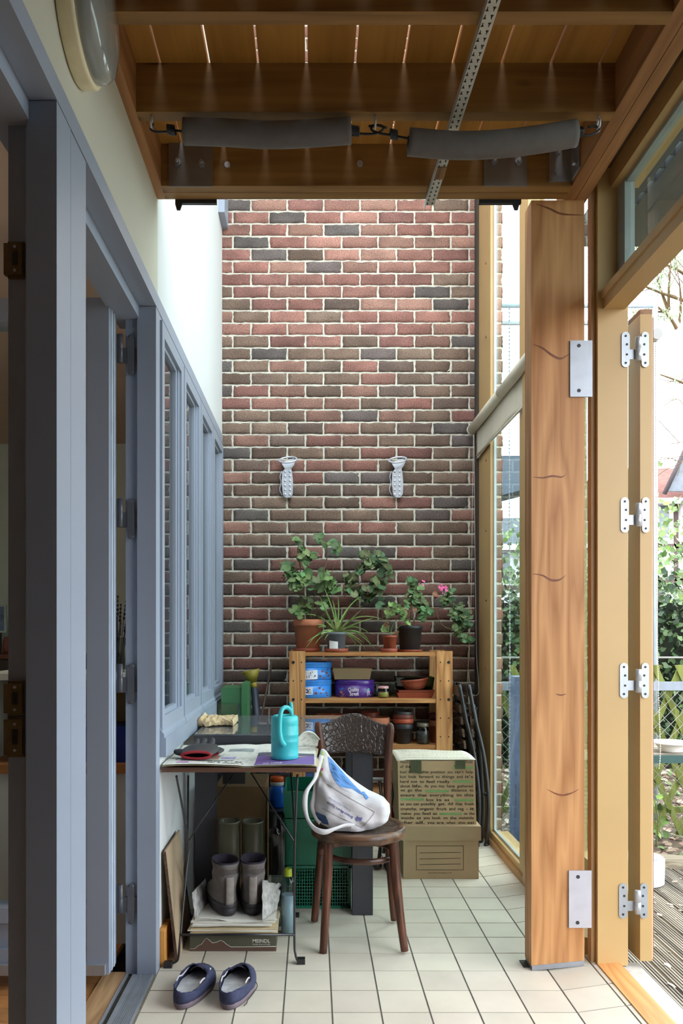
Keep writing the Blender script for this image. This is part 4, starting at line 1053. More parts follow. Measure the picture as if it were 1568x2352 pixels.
for base, segs, _ in lines:
    for s, a, b_ in segs:
        words = s.split(' '); tot = sum(len(w_) for w_ in words); xa, xb = xx(cpx(a), Yt_), xx(cpx(b_), Yt_)
        cw = min((xb-xa)/(tot+len(words)-1), .0125); gaps = ((xb-xa)-cw*tot)/max(1, len(words)-1); X = xa
        for w_ in words:
            add_text(bm, w_, wallM(X, Yt_, zz(cpy(base), Yt_)), width=cw*len(w_)*.97, height=.0138, bold=True); X += cw*len(w_)+gaps
obj('lettering', bm, INKB, t)
GRN = mat('green_highlight', srgb(132,172,112), .8, .1, 30)
for (y_, a, b_) in ((500,960,1248),(692,960,1245),(825,585,905),(937,240,560),(950,985,1255),(1140,780,1090)):
    bm = NB(); q = [at(cpx(a), cpy(y_+17), Yt_+.0004), at(cpx(b_), cpy(y_+17), Yt_+.0004), at(cpx(b_), cpy(y_-13), Yt_+.0004), at(cpx(a), cpy(y_-13), Yt_+.0004)]; bm.faces.new([bm.verts.new(p) for p in q]); obj('green_band', bm, GRN, t)
TAPE = mat('dark_green_tape', srgb(82,88,62), .5, .15, 40)
for (a, b_, c, d) in ((375,398,528,590),(995,398,1135,520)):
    bm = NB(); q = [at(cpx(a), cpy(d), Yt_-.0006), at(cpx(b_+(c-b_)), cpy(d), Yt_-.0006), at(cpx(c), cpy(b_), Yt_-.0006), at(cpx(a), cpy(b_), Yt_-.0006)]
    if a < 900: q[0].z += .008
    bm.faces.new([bm.verts.new(p) for p in q]); obj('tape', bm, TAPE, t)
# small printing on flap: rows of tiny dashes
bm = NB(); rr = random.Random(4)
for r_ in range(6):
    v = .12+r_*.14; X = x0f+.03
    while X < x1f-.035:
        L = rr.uniform(.004, .014); y_ = Yv+.325*v; z_ = zt2(v)+.0045
        bm.faces.new([bm.verts.new(p) for p in ((X, y_, z_), (X+L, y_, z_), (X+L, y_+.006, z_), (X, y_+.006, z_))]); X += L+rr.uniform(.003, .006)
obj('small_print', bm, INK, t)
# ================================================================ folded trolley behind chair
t = T('folded_trolley', (.36, 4.1, 0), 'folded black trolley frame with chrome bar behind the bentwood chair', 'trolley')
bm = NB(); cyl(bm, at(700, 1789, 4.2), at(903, 1790, 4.2), .0095, 12); obj('bar', bm, CHROME, t)
for a, b_ in (((890,1795),(868,2012)),((872,1795),(893,2008)),((905,1800),(880,1960))):
    bm = NB(); p = at(*a, 4.2); q = at(b_[0], b_[1], 4.05); q.z = max(q.z, .012); tube(bm, [p, q], .009, 10); obj('leg', bm, BLACKM, t)
for px in (868, 893):
    bm = NB(); q = at(px, 2005, 4.0); sph(bm, (q.x, 4.05, .022), .022, 8, sx=1.1, sz=.95); obj('foot', bm, BLACKM, t)
# ================================================================ glass-topped black table
GX0, GX1, GY0, GY1, GZ = -.505, .257, 3.396, 4.16, .772
t = T('glass_table', ((GX0+GX1)/2, (GY0+GY1)/2, 0), 'black table with thick square legs and a reflective glass top, behind the small table', 'table')
BT = mat('black_brown_veneer', srgb(54,54,60), .38, .12, 8)
for a in (GX0+.003, GX1-.088):
    for b_ in (GY0+.001, GY1-.088): obj('leg', B(a, a+.087, b_, b_+.087, .001, GZ-.055, bev=.002), BT, t)
bm = NB(); box(bm, GX0, GX1, GY0, GY0+.045, GZ-.052, GZ-.006); box(bm, GX0, GX1, GY1-.045, GY1, GZ-.052, GZ-.006); box(bm, GX0, GX0+.045, GY0+.045, GY1-.045, GZ-.052, GZ-.006); box(bm, GX1-.045, GX1, GY0+.045, GY1-.045, GZ-.052, GZ-.006)
obj('frame', bm, BT, t)
obj('glass_top', B(GX0, GX1, GY0, GY1, GZ-.0055, GZ, bev=.001), glass('smoked_glass', (.55,.56,.58), .01, 1, .30, (.34,.36,.40)), t)
# paper bag + clear punnet on it
t = T('paper_bag', (xx(490, 3.72), 3.72, GZ), 'crumpled brown paper bag lying on the glass table', 'paper bag')
bm = NB(); x0, x1 = xx(453, 3.66), xx(536, 3.66)
rs = []
for i in range(13):
    u = i/12; x_ = x0+(x1-x0)*u; hh = (.010+.028*min(1, u*4))+(.03*math.exp(-((u-.06)/.08)**2)); d = .085+.02*math.sin(u*7); yy = 3.74
    pts = []
    for k in range(16):
        a = 2*PI*k/16; c_, s_ = math.cos(a), math.sin(a)
        sg = lambda q: math.copysign(abs(q)**.5, q)
        pts.append((x_+.010*noise.noise(Vector((i*1.7, k*1.9, 1))), yy+d*sg(c_)+.008*noise.noise(Vector((i*.8, k*.7, 4))), GZ+.001+max(0, hh*(sg(s_)+1)/2+.013*noise.noise(Vector((i*1.9, k*1.6, 9))))))
    rs.append(pts)
rings(bm, rs); obj('bag', bm, mat('kraft_bag', srgb(206,182,142), .8, .12, 20), t, smooth=False)
bm = NB(); x0, x1 = xx(494, 3.76), xx(542, 3.76)
t2 = T('plastic_punnet', ((x0+x1)/2, 3.85, GZ), 'clear plastic punnet standing behind the paper bag', 'punnet')
tray(bm, x0, x1, 3.85, 3.96, GZ+.001, GZ+.085, .008, .0012); obj('shell', bm, glass('clear_pet', (.85,.88,.88), .04), t2)
# ================================================================ green bin, funnel, stick at the brick wall
bm = NB(); x0, x1 = xx(509, 4.4), xx(569, 4.4)
t = T('green_bin', ((x0+x1)/2, 4.5, 0), 'green plastic bin with thick rim between window and funnel', 'bin')
box(bm, x0+.0, x1-.03, 4.38, 4.62, .01, .9); 
for v in bm.verts:
    pass
bevel(bm, .012, 2); obj('bin_body', bm, mat('green_plastic_bin', srgb(62,112,72), .45, .05), t)
bm = NB(); box(bm, x1-.031, x1, 4.36, 4.64, .005, .925); bevel(bm, .008, 2); obj('rim', bm, MATS['green_plastic_bin'], t)
t = T('funnel_tube', (xx(588, 4.62), 4.66, 0), 'olive-yellow funnel set in a dark blue tube against the bricks', 'funnel')
bm = NB(); c0 = at(575, 1540, 4.62); c1 = at(584, 1579, 4.62)
d = (c1-c0); d.normalize()
def coneR(bm, a, b_, ra, rb, seg=24, caps=(0, 0)):
    ax = (b_-a).normalized(); u = ax.orthogonal().normalized(); v = ax.cross(u)
    rings(bm, [[a+(u*math.cos(2*PI*i/seg)+v*math.sin(2*PI*i/seg))*ra for i in range(seg)], [b_+(u*math.cos(2*PI*i/seg)+v*math.sin(2*PI*i/seg))*rb for i in range(seg)]], *caps)
coneR(bm, c0, c0.lerp(c1, .7), .052, .020); coneR(bm, c0.lerp(c1, .7), c1+d*.01, .020, .015); obj('funnel', bm, mat('olive_plastic', srgb(150,136,50), .5), t, solid=.003)
bm = NB(); coneR(bm, c1, Vector((xx(612, 4.62), 4.64, .02)), .020, .045, caps=(1, 1)); obj('tube', bm, mat('navy_plastic', srgb(44,50,66), .45), t)
bm = NB(); tube(bm, [at(626, 1514, 4.80), (xx(545, 4.6)+.0, 4.66, .012)], [.006, .010], 8); o = obj('garden_stick', bm, wood('stick', srgb(60,50,42), srgb(104,88,70), 'Z')); tag(o, 'thin dark stick leaning on the brick wall beside the funnel', 'stick')
# ================================================================ folding bistro table
TX0, TX1, TY0, TY1, TZ = -.548, .014, 2.885, 3.375, .716
t = T('bistro_table', ((TX0+TX1)/2, 3.13, 0), 'small folding table with brown top and thin black wire legs, newspapers on it', 'table')
bm = NB(); box(bm, TX0, TX1, TY0, TY1, TZ-.016, TZ); bevel(bm, .003, 2); obj('tabletop', bm, wood('brown_top', srgb(82,58,46), srgb(116,84,66), 'X', rough=.5), t)
def wire(pts, name='leg', r=.0042, sm=5): 
    bm = NB(); tube(bm, pts, r, 8, smooth=sm); return obj(name, bm, BLACKM, t)
zt_ = TZ-.018
Yf = 2.90
L1 = [Vector((xx(400, Yf), Yf+.01, zt_)), Vector((xx(432, Yf)+.004, Yf+.22, .40)), Vector((xx(412, Yf)-.012, Yf+.03, .10)), Vector((xx(405, 2.88), 2.885, .03)), Vector((xx(388, 2.87), 2.875, .012))]
wire([at(405,1782,2.92), at(432,1935,3.02), at(428,2000,2.99), at(414,2150,2.90), at(410,2196,2.885), at(405,2208,2.88), at(388,2216,2.875)])
wire([at(432,1782,3.30), at(430,1935,3.05), at(424,2010,3.15), at(440,2120,3.36), (xx(440,3.36), 3.37, .012)])
wire([at(683,1778,2.915), at(677,1935,2.90), at(676,2150,2.90), at(678,2190,2.895), at(683,2206,2.90), at(690,2213,2.905)])
wire([at(668,1775,3.33), at(676,1900,3.1), at(674,2020,3.25), at(668,2110,3.34), (xx(668,3.36), 3.36, .012)])
wire([at(412,2147,2.895), at(677,2147,2.90)], 'stretcher', .005, 0)
wire([at(578,1778,3.25), at(676,1935,2.92)], 'brace', .003, 0)
wire([at(535,1778,3.25), at(430,1935,3.03)], 'brace', .003, 0)
for p in ((386, 2217, 2.873), (691, 2212, 2.905)):
    bm = NB(); q = at(*p); box(bm, q.x-.015, q.x+.015, q.y-.012, q.y+.012, .0005, .02); bevel(bm, .004, 2); obj('foot_cap', bm, BLACKM, t)
# newspapers
m, nt, b_, out = _new('newsprint'); b_.inputs['Roughness'].default_value = .85
v = coords(nt, (60, 210, 1)); n = N(nt, 'ShaderNodeTexNoise'); n.inputs['Scale'].default_value = 1; n.inputs['Detail'].default_value = 0; nt.links.new(v, n.inputs['Vector'])
v2 = coords(nt, (7, 9, 7)); n2 = N(nt, 'ShaderNodeTexNoise'); n2.inputs['Scale'].default_value = 1; nt.links.new(v2, n2.inputs['Vector'])
ml = N(nt, 'ShaderNodeMath', operation='MULTIPLY'); nt.links.new(n.outputs['Fac'], ml.inputs[0]); nt.links.new(n2.outputs['Fac'], ml.inputs[1])
r = ramp(nt, ml.outputs[0], [(.26, srgb(228,227,218)), (.38, srgb(186,186,180))]); nt.links.new(r.outputs[0], b_.inputs['Base Color'])
NEWS = m
NEWSY = mat('old_newsprint', srgb(206,188,152), .85, .12, 20)
NEWSW = mat('fresh_newsprint', srgb(226,224,214), .85, .06, 12)
Zp = TZ+.004
def page(u, v, dz=0):
    x = -.546+.566*u; y = 2.888+.485*v
    z = Zp+dz+.004*math.exp(-((u-.545)/.05)**2)*(-1)+.005+.0025*math.sin(u*9+v*3)+.002*math.sin(v*11+u*4)
    if v > .93: z += .006
    return (x, y, z)
t = T('newspaper', (-.26, 3.1, TZ), 'open newspaper spread over the small table, purple advert on its right page', 'newspaper')
bm = NB(); grid(bm, lambda u, v: (page(u, v)[0]+.003*math.sin(v*9), page(u, v)[1], page(u, v)[2]-.004), 30, 20); obj('page', bm, NEWSY, t)
bm = NB(); grid(bm, lambda u, v: page(u*.985, v*.99+.01), 40, 24); obj('page', bm, NEWS, t)
def patch(u0, u1, v0, v1, m, name='advert', nu=14, nv=8, dz=.0006):
    bm = NB(); grid(bm, lambda u, v: page((u0+(u1-u0)*u), v0+(v1-v0)*v, dz), nu, nv); return obj(name, bm, m, t)
def skewx(px, py):   # pixel on page -> u,v
    Yq = (TZ+.008-H)*F/-(py-VY); X = xx(px, Yq); return ((X+.546)/.566, (Yq-2.888)/.485)
a = skewx(552, 1757); b2 = skewx(716, 1722)
patch(.585, .975, .03, .42, mat('advert_purple', srgb(126,98,164), .7, .05, 6))
patch(.585, .975, .42, .60, mat('advert_slate', srgb(96,96,112), .7), dz=.0006)
bm = NB(); grid(bm, lambda u, v: page(.64+.30*u, .40-.10*math.sin(PI*u)+.05*v*math.sin(PI*u)+.02*math.sin(u*12), .0014), 20, 2); obj('swoosh', bm, mat('advert_ochre', srgb(196,178,96), .7), t)
bm = NB(); add_text(bm, 'WOKOM', Matrix.Translation((0,0,0)), width=1, bold=True)
for v in bm.verts: v.co = Vector(page(.79-.14*v.co.x, .11-.20*(v.co.y/.25)*.35+.02, .0016))
bm.free()
def glyph_rows(rows, m, seed, nm):
    rr = random.Random(seed); bm = NB()
    for (u0, u1, v, h, w_, g_) in rows:
        u = u0
        while u < u1:
            L = w_*rr.uniform(.6, 1.2)
            if rr.random() > .12:
                for k in range(2):
                    uu = u+L*.55*k; hh = h*rr.uniform(.6, 1); 
                    q = [page(uu, v, .0013), page(uu+L*.38, v, .0013), page(uu+L*.38+.003, v+hh, .0013), page(uu+.003, v+hh, .0013)]
                    bm.faces.new([bm.verts.new(p) for p in q])
                if rr.random() > .5:
                    q = [page(u, v+h*.4, .00135), page(u+L*.8, v+h*.4, .00135), page(u+L*.8, v+h*.55, .00135), page(u, v+h*.55, .00135)]; bm.faces.new([bm.verts.new(p) for p in q])
            u += L+g_
    return obj(nm, bm, m, t)
glyph_rows([(.06, .50, .165, .055, .017, .005), (.05, .42, .235, .045, .015, .005), (.28, .51, .085, .045, .012, .004)], INKB, 3, 'headline')
glyph_rows([(.64, .76, .075, .045, .014, .002)], mat('print_white', (.8,.8,.8)), 8, 'advert_lettering')
patch(.16, .33, .31, .47, mat('photo_pink', srgb(206,160,140), .8, .3, 30), 'picture')
patch(.34, .44, .33, .42, mat('photo_lilac', srgb(176,164,206), .8, .3, 40), 'picture')
patch(.36, .54, .68, .86, mat('photo_grey', srgb(150,158,158), .8, .3, 30), 'picture')
patch(.08, .16, .06, .14, mat('photo_pink2', srgb(196,156,190), .8, .4, 60), 'picture')
# curled page at the back right
bm = NB(); grid(bm, lambda u, v: (-.075+.095*u+.01*v, 3.30-.05*v+.02*u, Zp+.012+.07*math.sin(v*1.9)*(1-.5*(2*u-1)**2)), 12, 14); obj('curled_page', bm, NEWS, t, solid=.0015)
# ================================================================ watering can
wx, wy, wz, wr = xx(653.5, 3.03), 3.03, TZ+.0125, .0525
TEAL = mat('teal_plastic', srgb(62,190,196), .38, .02, 5)
t = T('watering_can', (wx, wy, wz), 'small turquoise plastic watering can standing on the newspaper', 'watering can')
hC = .163; prof = [(wr*.93, 0), (wr*.985, .004), (wr*.985, .010), (wr*1.0, .013), (wr*.98, .017), (wr*.98, .062), (wr*1.02, .066), (wr*.995, .070), (wr*.995, .087), (wr*1.03, .090), (wr*.99, .095), (wr*.99, .118), (wr*.97, .122), (wr*.97, .128), (wr*.985, .131), (wr*.985, .145), (wr*.95, .157), (wr*.80, hC), (wr*.60, hC), (wr*.55, hC-.004), (wr*.54, hC-.03)]
bm = NB(); lathe(bm, prof, (wx, wy, wz), 48, cap1=False); obj('can_body', bm, TEAL, t)
bm = NB(); lathe(bm, [(wr*.54, hC-.025), (.001, hC-.025)], (wx, wy, wz), 24, cap0=False, cap1=False); obj('filler_hole', bm, SCREW, t)
Q = lambda px, py, dy: at(px, py, wy+dy)
bm = NB(); tube(bm, [Q(669,1648,-.015), Q(668,1634,-.02), Q(659,1625,-.03), Q(648,1629,-.045), Q(643,1648,-.056), Q(642,1680,-.062), Q(645,1700,-.060), Q(652,1712,-.050)], [.006,.007,.0085,.0085,.0085,.009,.011,.011], 14, smooth=6, sx=1, sy=1); obj('handle', bm, TEAL, t)
bm = NB(); tube(bm, [(wx+.02, wy+.05, wz+.02), (wx+.022, wy+.075, wz+.10), (wx+.024, wy+.075, wz+.175), at(667, 1613, wy+.075)], [.012,.009,.0075,.0065], 14, smooth=4); obj('spout', bm, TEAL, t)
# ================================================================ gloves
RED = mat('red_cuff', srgb(150,34,44), .8, .1, 60, bmp=.3, bs=300); GLV = mat('dark_glove_knit', srgb(36,32,36), .85, .2, 80, bmp=.3, bs=300); GLG = mat('grey_rubber', srgb(62,60,62), .6, .1, 50)
def glove(cx, cy, z0, lab, s, fing, cuff, ang=0):
    t = T('glove', (cx, cy, z0), lab, 'glove', 'gardening gloves on the newspaper')
    bm = NB(); rs = []
    for i in range(9):
        u = i/8; w_ = (.034+.012*math.sin(u*2.6))*s; hh = (.013+.005*math.sin(u*3))*s
        rs.append([(cx+w_*math.cos(a)+.010*(u-.3), cy+(-.045+.085*u)*s, z0+hh*(.62+.38*u)*(1+math.sin(a))*.98+.002) for a in [2*PI*k/18 for k in range(18)]])
    rings(bm, rs, False, True); obj('palm', bm, GLG, t)
    for (pts, r) in fing:
        bm = NB(); tube(bm, [(cx+p[0]*s, cy+p[1]*s, z0+p[2]*s) for p in pts], [r*s*1.05, *[r*s]*(len(pts)-2), r*s*.75], 12, smooth=4); e = pts[-1]; sph(bm, (cx+e[0]*s, cy+e[1]*s, z0+e[2]*s), r*s*.78, 6); obj('finger', bm, cuff[1], t)
    bm = NB(); w_ = .036*s; tube(bm, [(cx+w_*math.cos(a)-.003, cy-.046*s+.004*math.sin(a*2), z0+.0085*s*(1+math.sin(a))+.0035) for a in [2*PI*k/24 for k in range(24)]], .0038*s, 8, closed=True); obj('cuff', bm, RED, t)
z0 = TZ+.015
glove(xx(456, 3.02), 3.045, z0, 'dark work glove with red cuff facing the camera, the larger in the pair', 1.5,
      [([(-.02,.03,.014),(-.018,.06,.018),(-.016,.075,.03)], .009), ([(-.0,.035,.014),(.0,.07,.02),(.002,.085,.03)], .009), ([(.018,.03,.014),(.022,.06,.02),(.024,.072,.032)], .0095), ([(.03,.02,.014),(.035,.045,.02)], .0085), ([(-.03,-.01,.012),(-.05,-.004,.012),(-.06,.004,.012)], .009)], (0, GLG))
glove(xx(487, 3.08), 3.10, z0, 'dark work glove with narrow red cuff tucked behind the larger one', .85,
      [([(-.03,.02,.012),(-.06,.03,.02),(-.085,.03,.026)], .010), ([(-.03,.0,.012),(-.065,.005,.012),(-.09,.0,.014)], .010), ([(.0,.03,.012),(.004,.06,.018),(.006,.075,.028)], .010), ([(.02,.03,.012),(.024,.055,.02)], .009), ([(-.015,.03,.012),(-.02,.06,.024)], .009)], (0, GLV))
# ================================================================ bentwood chair
CX, CY, CZ = .180, 3.145, .450
t = T('bentwood_chair', (CX, CY, 0), 'worn dark bentwood chair with crocodile-textured backrest, tote bag on its seat', 'chair')
bm = NB(); rxs, rys = .186, .192
def ell(rx, ry, z, n=56): return [(CX+rx*math.cos(2*PI*i/n), CY+ry*math.sin(2*PI*i/n), z) for i in range(n)]
rings(bm, [ell(rxs-.03, rys-.03, CZ-.040), ell(rxs-.006, rys-.006, CZ-.040), ell(rxs, rys, CZ-.034), ell(rxs, rys, CZ-.008), ell(rxs-.006, rys-.006, CZ-.001), ell(rxs-.022, rys-.022, CZ), ell(rxs-.030, rys-.030, CZ-.004)], False, False)
obj('seat_ring', bm, wood('seat_rim', srgb(52,36,30), srgb(122,90,68), 'X', rough=.3), t)
m, nt, b_, out = _new('embossed_seat'); b_.inputs['Roughness'].default_value = .36
v = coords(nt, (60,60,60)); vo = N(nt, 'ShaderNodeTexVoronoi'); vo.inputs['Scale'].default_value = 1; nt.links.new(v, vo.inputs['Vector'])
r = ramp(nt, vo.outputs['Distance'], [(0, srgb(112,98,86)), (.7, srgb(62,50,42))]); nt.links.new(r.outputs[0], b_.inputs['Base Color'])
iv = N(nt, 'ShaderNodeMath', operation='SUBTRACT'); iv.inputs[0].default_value = 1; nt.links.new(vo.outputs['Distance'], iv.inputs[1]); bump(nt, b_, iv.outputs[0], .3, .002)
bm = NB(); rings(bm, [ell(rxs-.030, rys-.030, CZ-.0045), ell(rxs*.4, rys*.4, CZ-.005), ell(.001, .001, CZ-.005)], False, False); 
rings(bm, [ell(rxs-.030, rys-.030, CZ-.016), ell(.001, .001, CZ-.016)], False, False); obj('seat_panel', bm, MATS['embossed_seat'], t)
def cleg(pts, r): bm = NB(); tube(bm, pts, r, 14, smooth=5); obj('leg', bm, BENT, t)
cleg([at(755,1925,3.04), at(752,2010,3.03), at(748,2090,3.01), at(742,2188,3.0)], [.0185,.018,.0165,.0145])
cleg([at(903,1925,3.04), at(908,2000,3.035), at(917,2090,3.015), at(929,2184,2.998)], [.0185,.019,.017,.0145])
# rear legs carry on as the back posts
cleg([at(722,2115,3.31), at(731,2020,3.31), at(739,1930,3.325), at(741,1870,3.335), at(741,1780,3.335), at(736,1710,3.338), at(731,1670,3.342), at(736,1664,3.343)], [.0150,.0165,.017,.017,.0165,.018,.0175,.012])
cleg([at(905,2113,3.31), at(898,2020,3.31), at(892,1930,3.325), at(889,1870,3.335), at(890,1780,3.335), at(893,1710,3.338), at(896,1672,3.342), at(890,1665,3.343)], [.0150,.0165,.017,.017,.0165,.0165,.0165,.012])
bm = NB(); tube(bm, [(CX+.012+.138*math.cos(a), CY+.02+.142*math.sin(a), .335-.012*math.sin(a)*0) for a in [2*PI*i/40 for i in range(40)]], .0105, 10, closed=True, sx=1.15, sy=.9); obj('stretcher', bm, BENTX, t)
bm = NB(); sph(bm, at(737, 1952, 3.30), .024, 8, sx=.7); obj('leg_block', bm, BENT, t)
m, nt, b_, out = _new('crocodile_back'); b_.inputs['Roughness'].default_value = .28; b_.inputs['Specular IOR Level'].default_value = .7
v = coords(nt, (62,20,58)); vo = N(nt, 'ShaderNodeTexVoronoi', feature='DISTANCE_TO_EDGE'); vo.inputs['Scale'].default_value = 1; nt.links.new(v, vo.inputs['Vector'])
r = ramp(nt, vo.outputs['Distance'], [(0, (0,0,0)), (.14, (1,1,1))])
cr_ = ramp(nt, vo.outputs['Distance'], [(0, srgb(30,22,20)), (.15, srgb(72,58,52))]); nt.links.new(cr_.outputs[0], b_.inputs['Base Color']); bump(nt, b_, r.outputs[0], .6, .003)
topo = [(733,1663),(745,1661),(758,1657),(772,1651),(786,1643),(800,1639),(815,1638),(830,1641),(845,1648),(860,1656),(875,1662),(894,1666)]
def back_pt(u, v, off=0):
    # u along width, v 0 bottom..1 top
    n = len(topo)-1; q = u*n; i = min(int(q), n-1); fr_ = q-i
    px = topo[i][0]+(topo[i+1][0]-topo[i][0])*fr_; pt = topo[i][1]+(topo[i+1][1]-topo[i][1])*fr_
    pb = 1727+9*(2*u-1)**2+3*u
    py = pb+(pt-pb)*v
    bow = .026*(1-(2*u-1)**2); Y = 3.335+.012*v+bow+off
    p = at(px, py, 3.335+.012*v+bow); p.y = Y; return p
bm = NB(); A = grid(bm, lambda u, v: back_pt(u, v), 30, 14); Bk = grid(bm, lambda u, v: back_pt(u, v, .007), 30, 14)
def bridge(a, b_): 
    for i in range(len(a)-1): bm.faces.new((a[i], a[i+1], b_[i+1], b_[i]))
bridge([r_[0] for r_ in A], [r_[0] for r_ in Bk]); bridge([r_[-1] for r_ in A], [r_[-1] for r_ in Bk]); bridge(A[0], Bk[0]); bridge(A[-1], Bk[-1])
obj('backrest', bm, MATS['crocodile_back'], t)
# ================================================================ tote bag
LIN = mat('white_canvas', srgb(208,205,208), .85, .04, 12, bmp=.15, bs=140)
BLU = mat('bag_blue', srgb(96,146,208), .8, .06, 14); NAV = mat('bag_navy', srgb(52,78,124), .8, .06, 14); LIM = mat('bag_lime', srgb(206,216,150), .8, .1, 20); PNK = mat('bag_pink', srgb(196,70,130), .8)
t = T('tote_bag', (xx(800, 3.1), 3.1, CZ), 'slumped white canvas tote bag with blue prints lying on the chair seat', 'bag')
Yg = 3.10
# rows: py, left px, right px, front offset, half depth
rows = [(1722,738,744,.0,.004),(1726,736,749,.0,.010),(1740,733,759,-.005,.018),(1760,731,777,-.012,.030),(1780,729,797,-.02,.042),(1800,727,822,-.03,.055),(1818,725,850,-.042,.068),(1832,723,882,-.050,.078),(1846,721,894,-.056,.085),(1862,722,895,-.060,.088),(1878,728,890,-.062,.088),(1890,737,876,-.060,.085),(1898,752,862,-.056,.078),(1903,775,848,-.050,.065),(1905.5,790,838,-.045,.05)]
bm = NB(); rs = []; NS = 44
R2 = []
for a, b_ in zip(rows, rows[1:]):
    for k in range(3): R2.append(tuple(a[i]+(b_[i]-a[i])*k/3 for i in range(5)))
R2.append(rows[-1])
for (py, xl, xr, fo, hd) in R2:
    pts = []
    for k in range(NS):
        a = 2*PI*k/NS; c_, s_ = math.cos(a), math.sin(a); cc = math.copysign(abs(c_)**.8, c_); ss = math.copysign(abs(s_)**.8, s_)
        xm, w_ = (xl+xr)/2, (xr-xl)/2
        p = at(xm+w_*cc, py, Yg); p.y = Yg+.02+fo*.4+hd*ss
        wr_ = noise.noise(Vector((p.x*22, p.z*20, a*.6)))*.012+noise.noise(Vector((p.x*50, p.z*45+7, a)))*.007
        cre = -.012*math.exp(-((p.x-.16+.9*(p.z-.50))/.012)**2)*(s_ < 0)
        if w_ > 12: p.y += wr_*(1.4 if s_ < 0 else .6)-cre
        p.z = max(p.z, CZ+.001); pts.append(p)
    rs.append(pts)
rings(bm, rs)
def px_of(p): return VX+p.x*F/p.y, VY-(p.z-H)*F/p.y
bmesh.ops.recalc_face_normals(bm, faces=bm.faces[:]); bv = BVHTree.FromBMesh(bm)
obj('bag_body', bm, LIN, t)
def on_bag(bmx, off=.0024):
    for v in bmx.verts:
        d = (v.co-Vector((0, 0, H))).normalized(); hit = bv.ray_cast(Vector((0, 0, H)), d)
        if hit[0] is not None: v.co = hit[0]-d*off
def bagline(px0, py0, px1, py1, w_, m, nm):
    b2 = NB(); n = 24
    a0 = math.atan2(py1-py0, px1-px0); nx, ny = -math.sin(a0)*w_/2, math.cos(a0)*w_/2
    up_, dn = [], []
    for i in range(n+1):
        u = i/n; px, py = px0+(px1-px0)*u, py0+(py1-py0)*u+1.5*math.sin(u*4)
        up_.append(b2.verts.new(at(px+nx, py+ny, 2.6))); dn.append(b2.verts.new(at(px-nx, py-ny, 2.6)))
    for i in range(n): b2.faces.new((up_[i], up_[i+1], dn[i+1], dn[i]))
    on_bag(b2); return obj(nm, b2, m, t)
def bagpoly(pts, m, nm, off=.0018):
    b2 = NB(); f = b2.faces.new([b2.verts.new(at(px, py, 2.6)) for px, py in pts])
    bmesh.ops.triangulate(b2, faces=b2.faces[:])
    for _ in range(5): bmesh.ops.subdivide_edges(b2, edges=b2.edges[:], cuts=1, use_grid_fill=True); 
    bmesh.ops.triangulate(b2, faces=b2.faces[:])
    on_bag(b2, off); return obj(nm, b2, m, t, smooth=True)
bagpoly([(753,1737),(763,1745),(778,1762),(795,1782),(812,1801),(828,1818),(836,1826),(824,1822),(808,1811),(795,1810),(781,1807),(772,1798),(763,1782),(757,1765)], BLU, 'blue_print')
bagpoly([(829,1819),(836,1818),(847,1832),(841,1837)], BLU, 'blue_print')
bagpoly([(738,1725),(746,1726),(744,1745),(739,1764),(734,1766),(735,1745)], LIM, 'lime_print')
bagpoly([(733,1773),(741,1771),(740,1782),(732,1786)], LIM, 'lime_print')
bagpoly([(737,1765),(741,1763),(742,1768),(739,1772)], PNK, 'pink_print')
bagpoly([(724,1864),(735,1869),(747,1874),(752,1884),(755,1895),(742,1892),(730,1882)], NAV, 'navy_print')
SEAM = mat('bag_seam', srgb(150,140,138), .9)
bagline(752,1801,860,1866,1.4,SEAM,'seam'); bagline(740,1856,832,1902,1.4,SEAM,'seam'); bagline(860,1866,830,1903,1.3,SEAM,'seam')
bm = NB(); Mx = Matrix.Translation(at(811, 1876, 2.6)) @ Matrix.Rotation(PI/2, 4, 'X') @ Matrix.Rotation(math.radians(180-31), 4, 'Z')
add_text(bm, 'Bristol-Myers Squibb', Mx, width=.098, height=.0085, bold=True); on_bag(bm); obj('lettering', bm, mat('bag_text_navy', srgb(74,70,132), .8), t)
bm = NB(); Mx = Matrix.Translation(at(806, 1861, 2.6)) @ Matrix.Rotation(PI/2, 4, 'X') @ Matrix.Rotation(math.radians(180-31), 4, 'Z')
add_text(bm, 'Company Haematology', Mx, width=.085, height=.0055); on_bag(bm); obj('small_lettering', bm, mat('bag_text_blue', srgb(140,142,190), .8), t)
bagline(818, 1878, 831, 1883, 9, mat('bag_square', srgb(120,118,170), .8), 'printed_square')
# long carrying strap, a loop falling off the seat edge
def ribbon(pts, w_, m, nm, th=.0025, up=None):
    P = smoothpts(pts, 6); b2 = NB(); rs = []
    for i, p in enumerate(P):
        tn = (P[min(i+1, len(P)-1)]-P[max(i-1, 0)]).normalized(); sd = tn.cross(Vector((0, 1, .25))).normalized(); n_ = tn.cross(sd)
        ww = w_*(.8+.2*math.sin(i*.35))
        rs.append([p+sd*ww/2+n_*th, p-sd*ww/2+n_*th, p-sd*ww/2-n_*th, p+sd*ww/2-n_*th])
    rings(b2, rs); return obj(nm, b2, m, t)
ribbon([at(738,1735,3.09), at(728,1770,3.06), at(722,1790,3.03), at(704,1818,3.0), at(700,1848,2.985), at(706,1880,2.965), at(722,1903,2.945), at(745,1911,2.935), at(770,1903,2.95), at(792,1896,2.985), at(812,1897,3.01)], .020, LIN, 'strap')
ribbon([at(740,1745,3.10), at(731,1775,3.09), at(724,1800,3.09), at(720,1830,3.08), at(717,1855,3.07), at(726,1880,3.05), at(735,1890,3.04)], .018, LIN, 'strap')
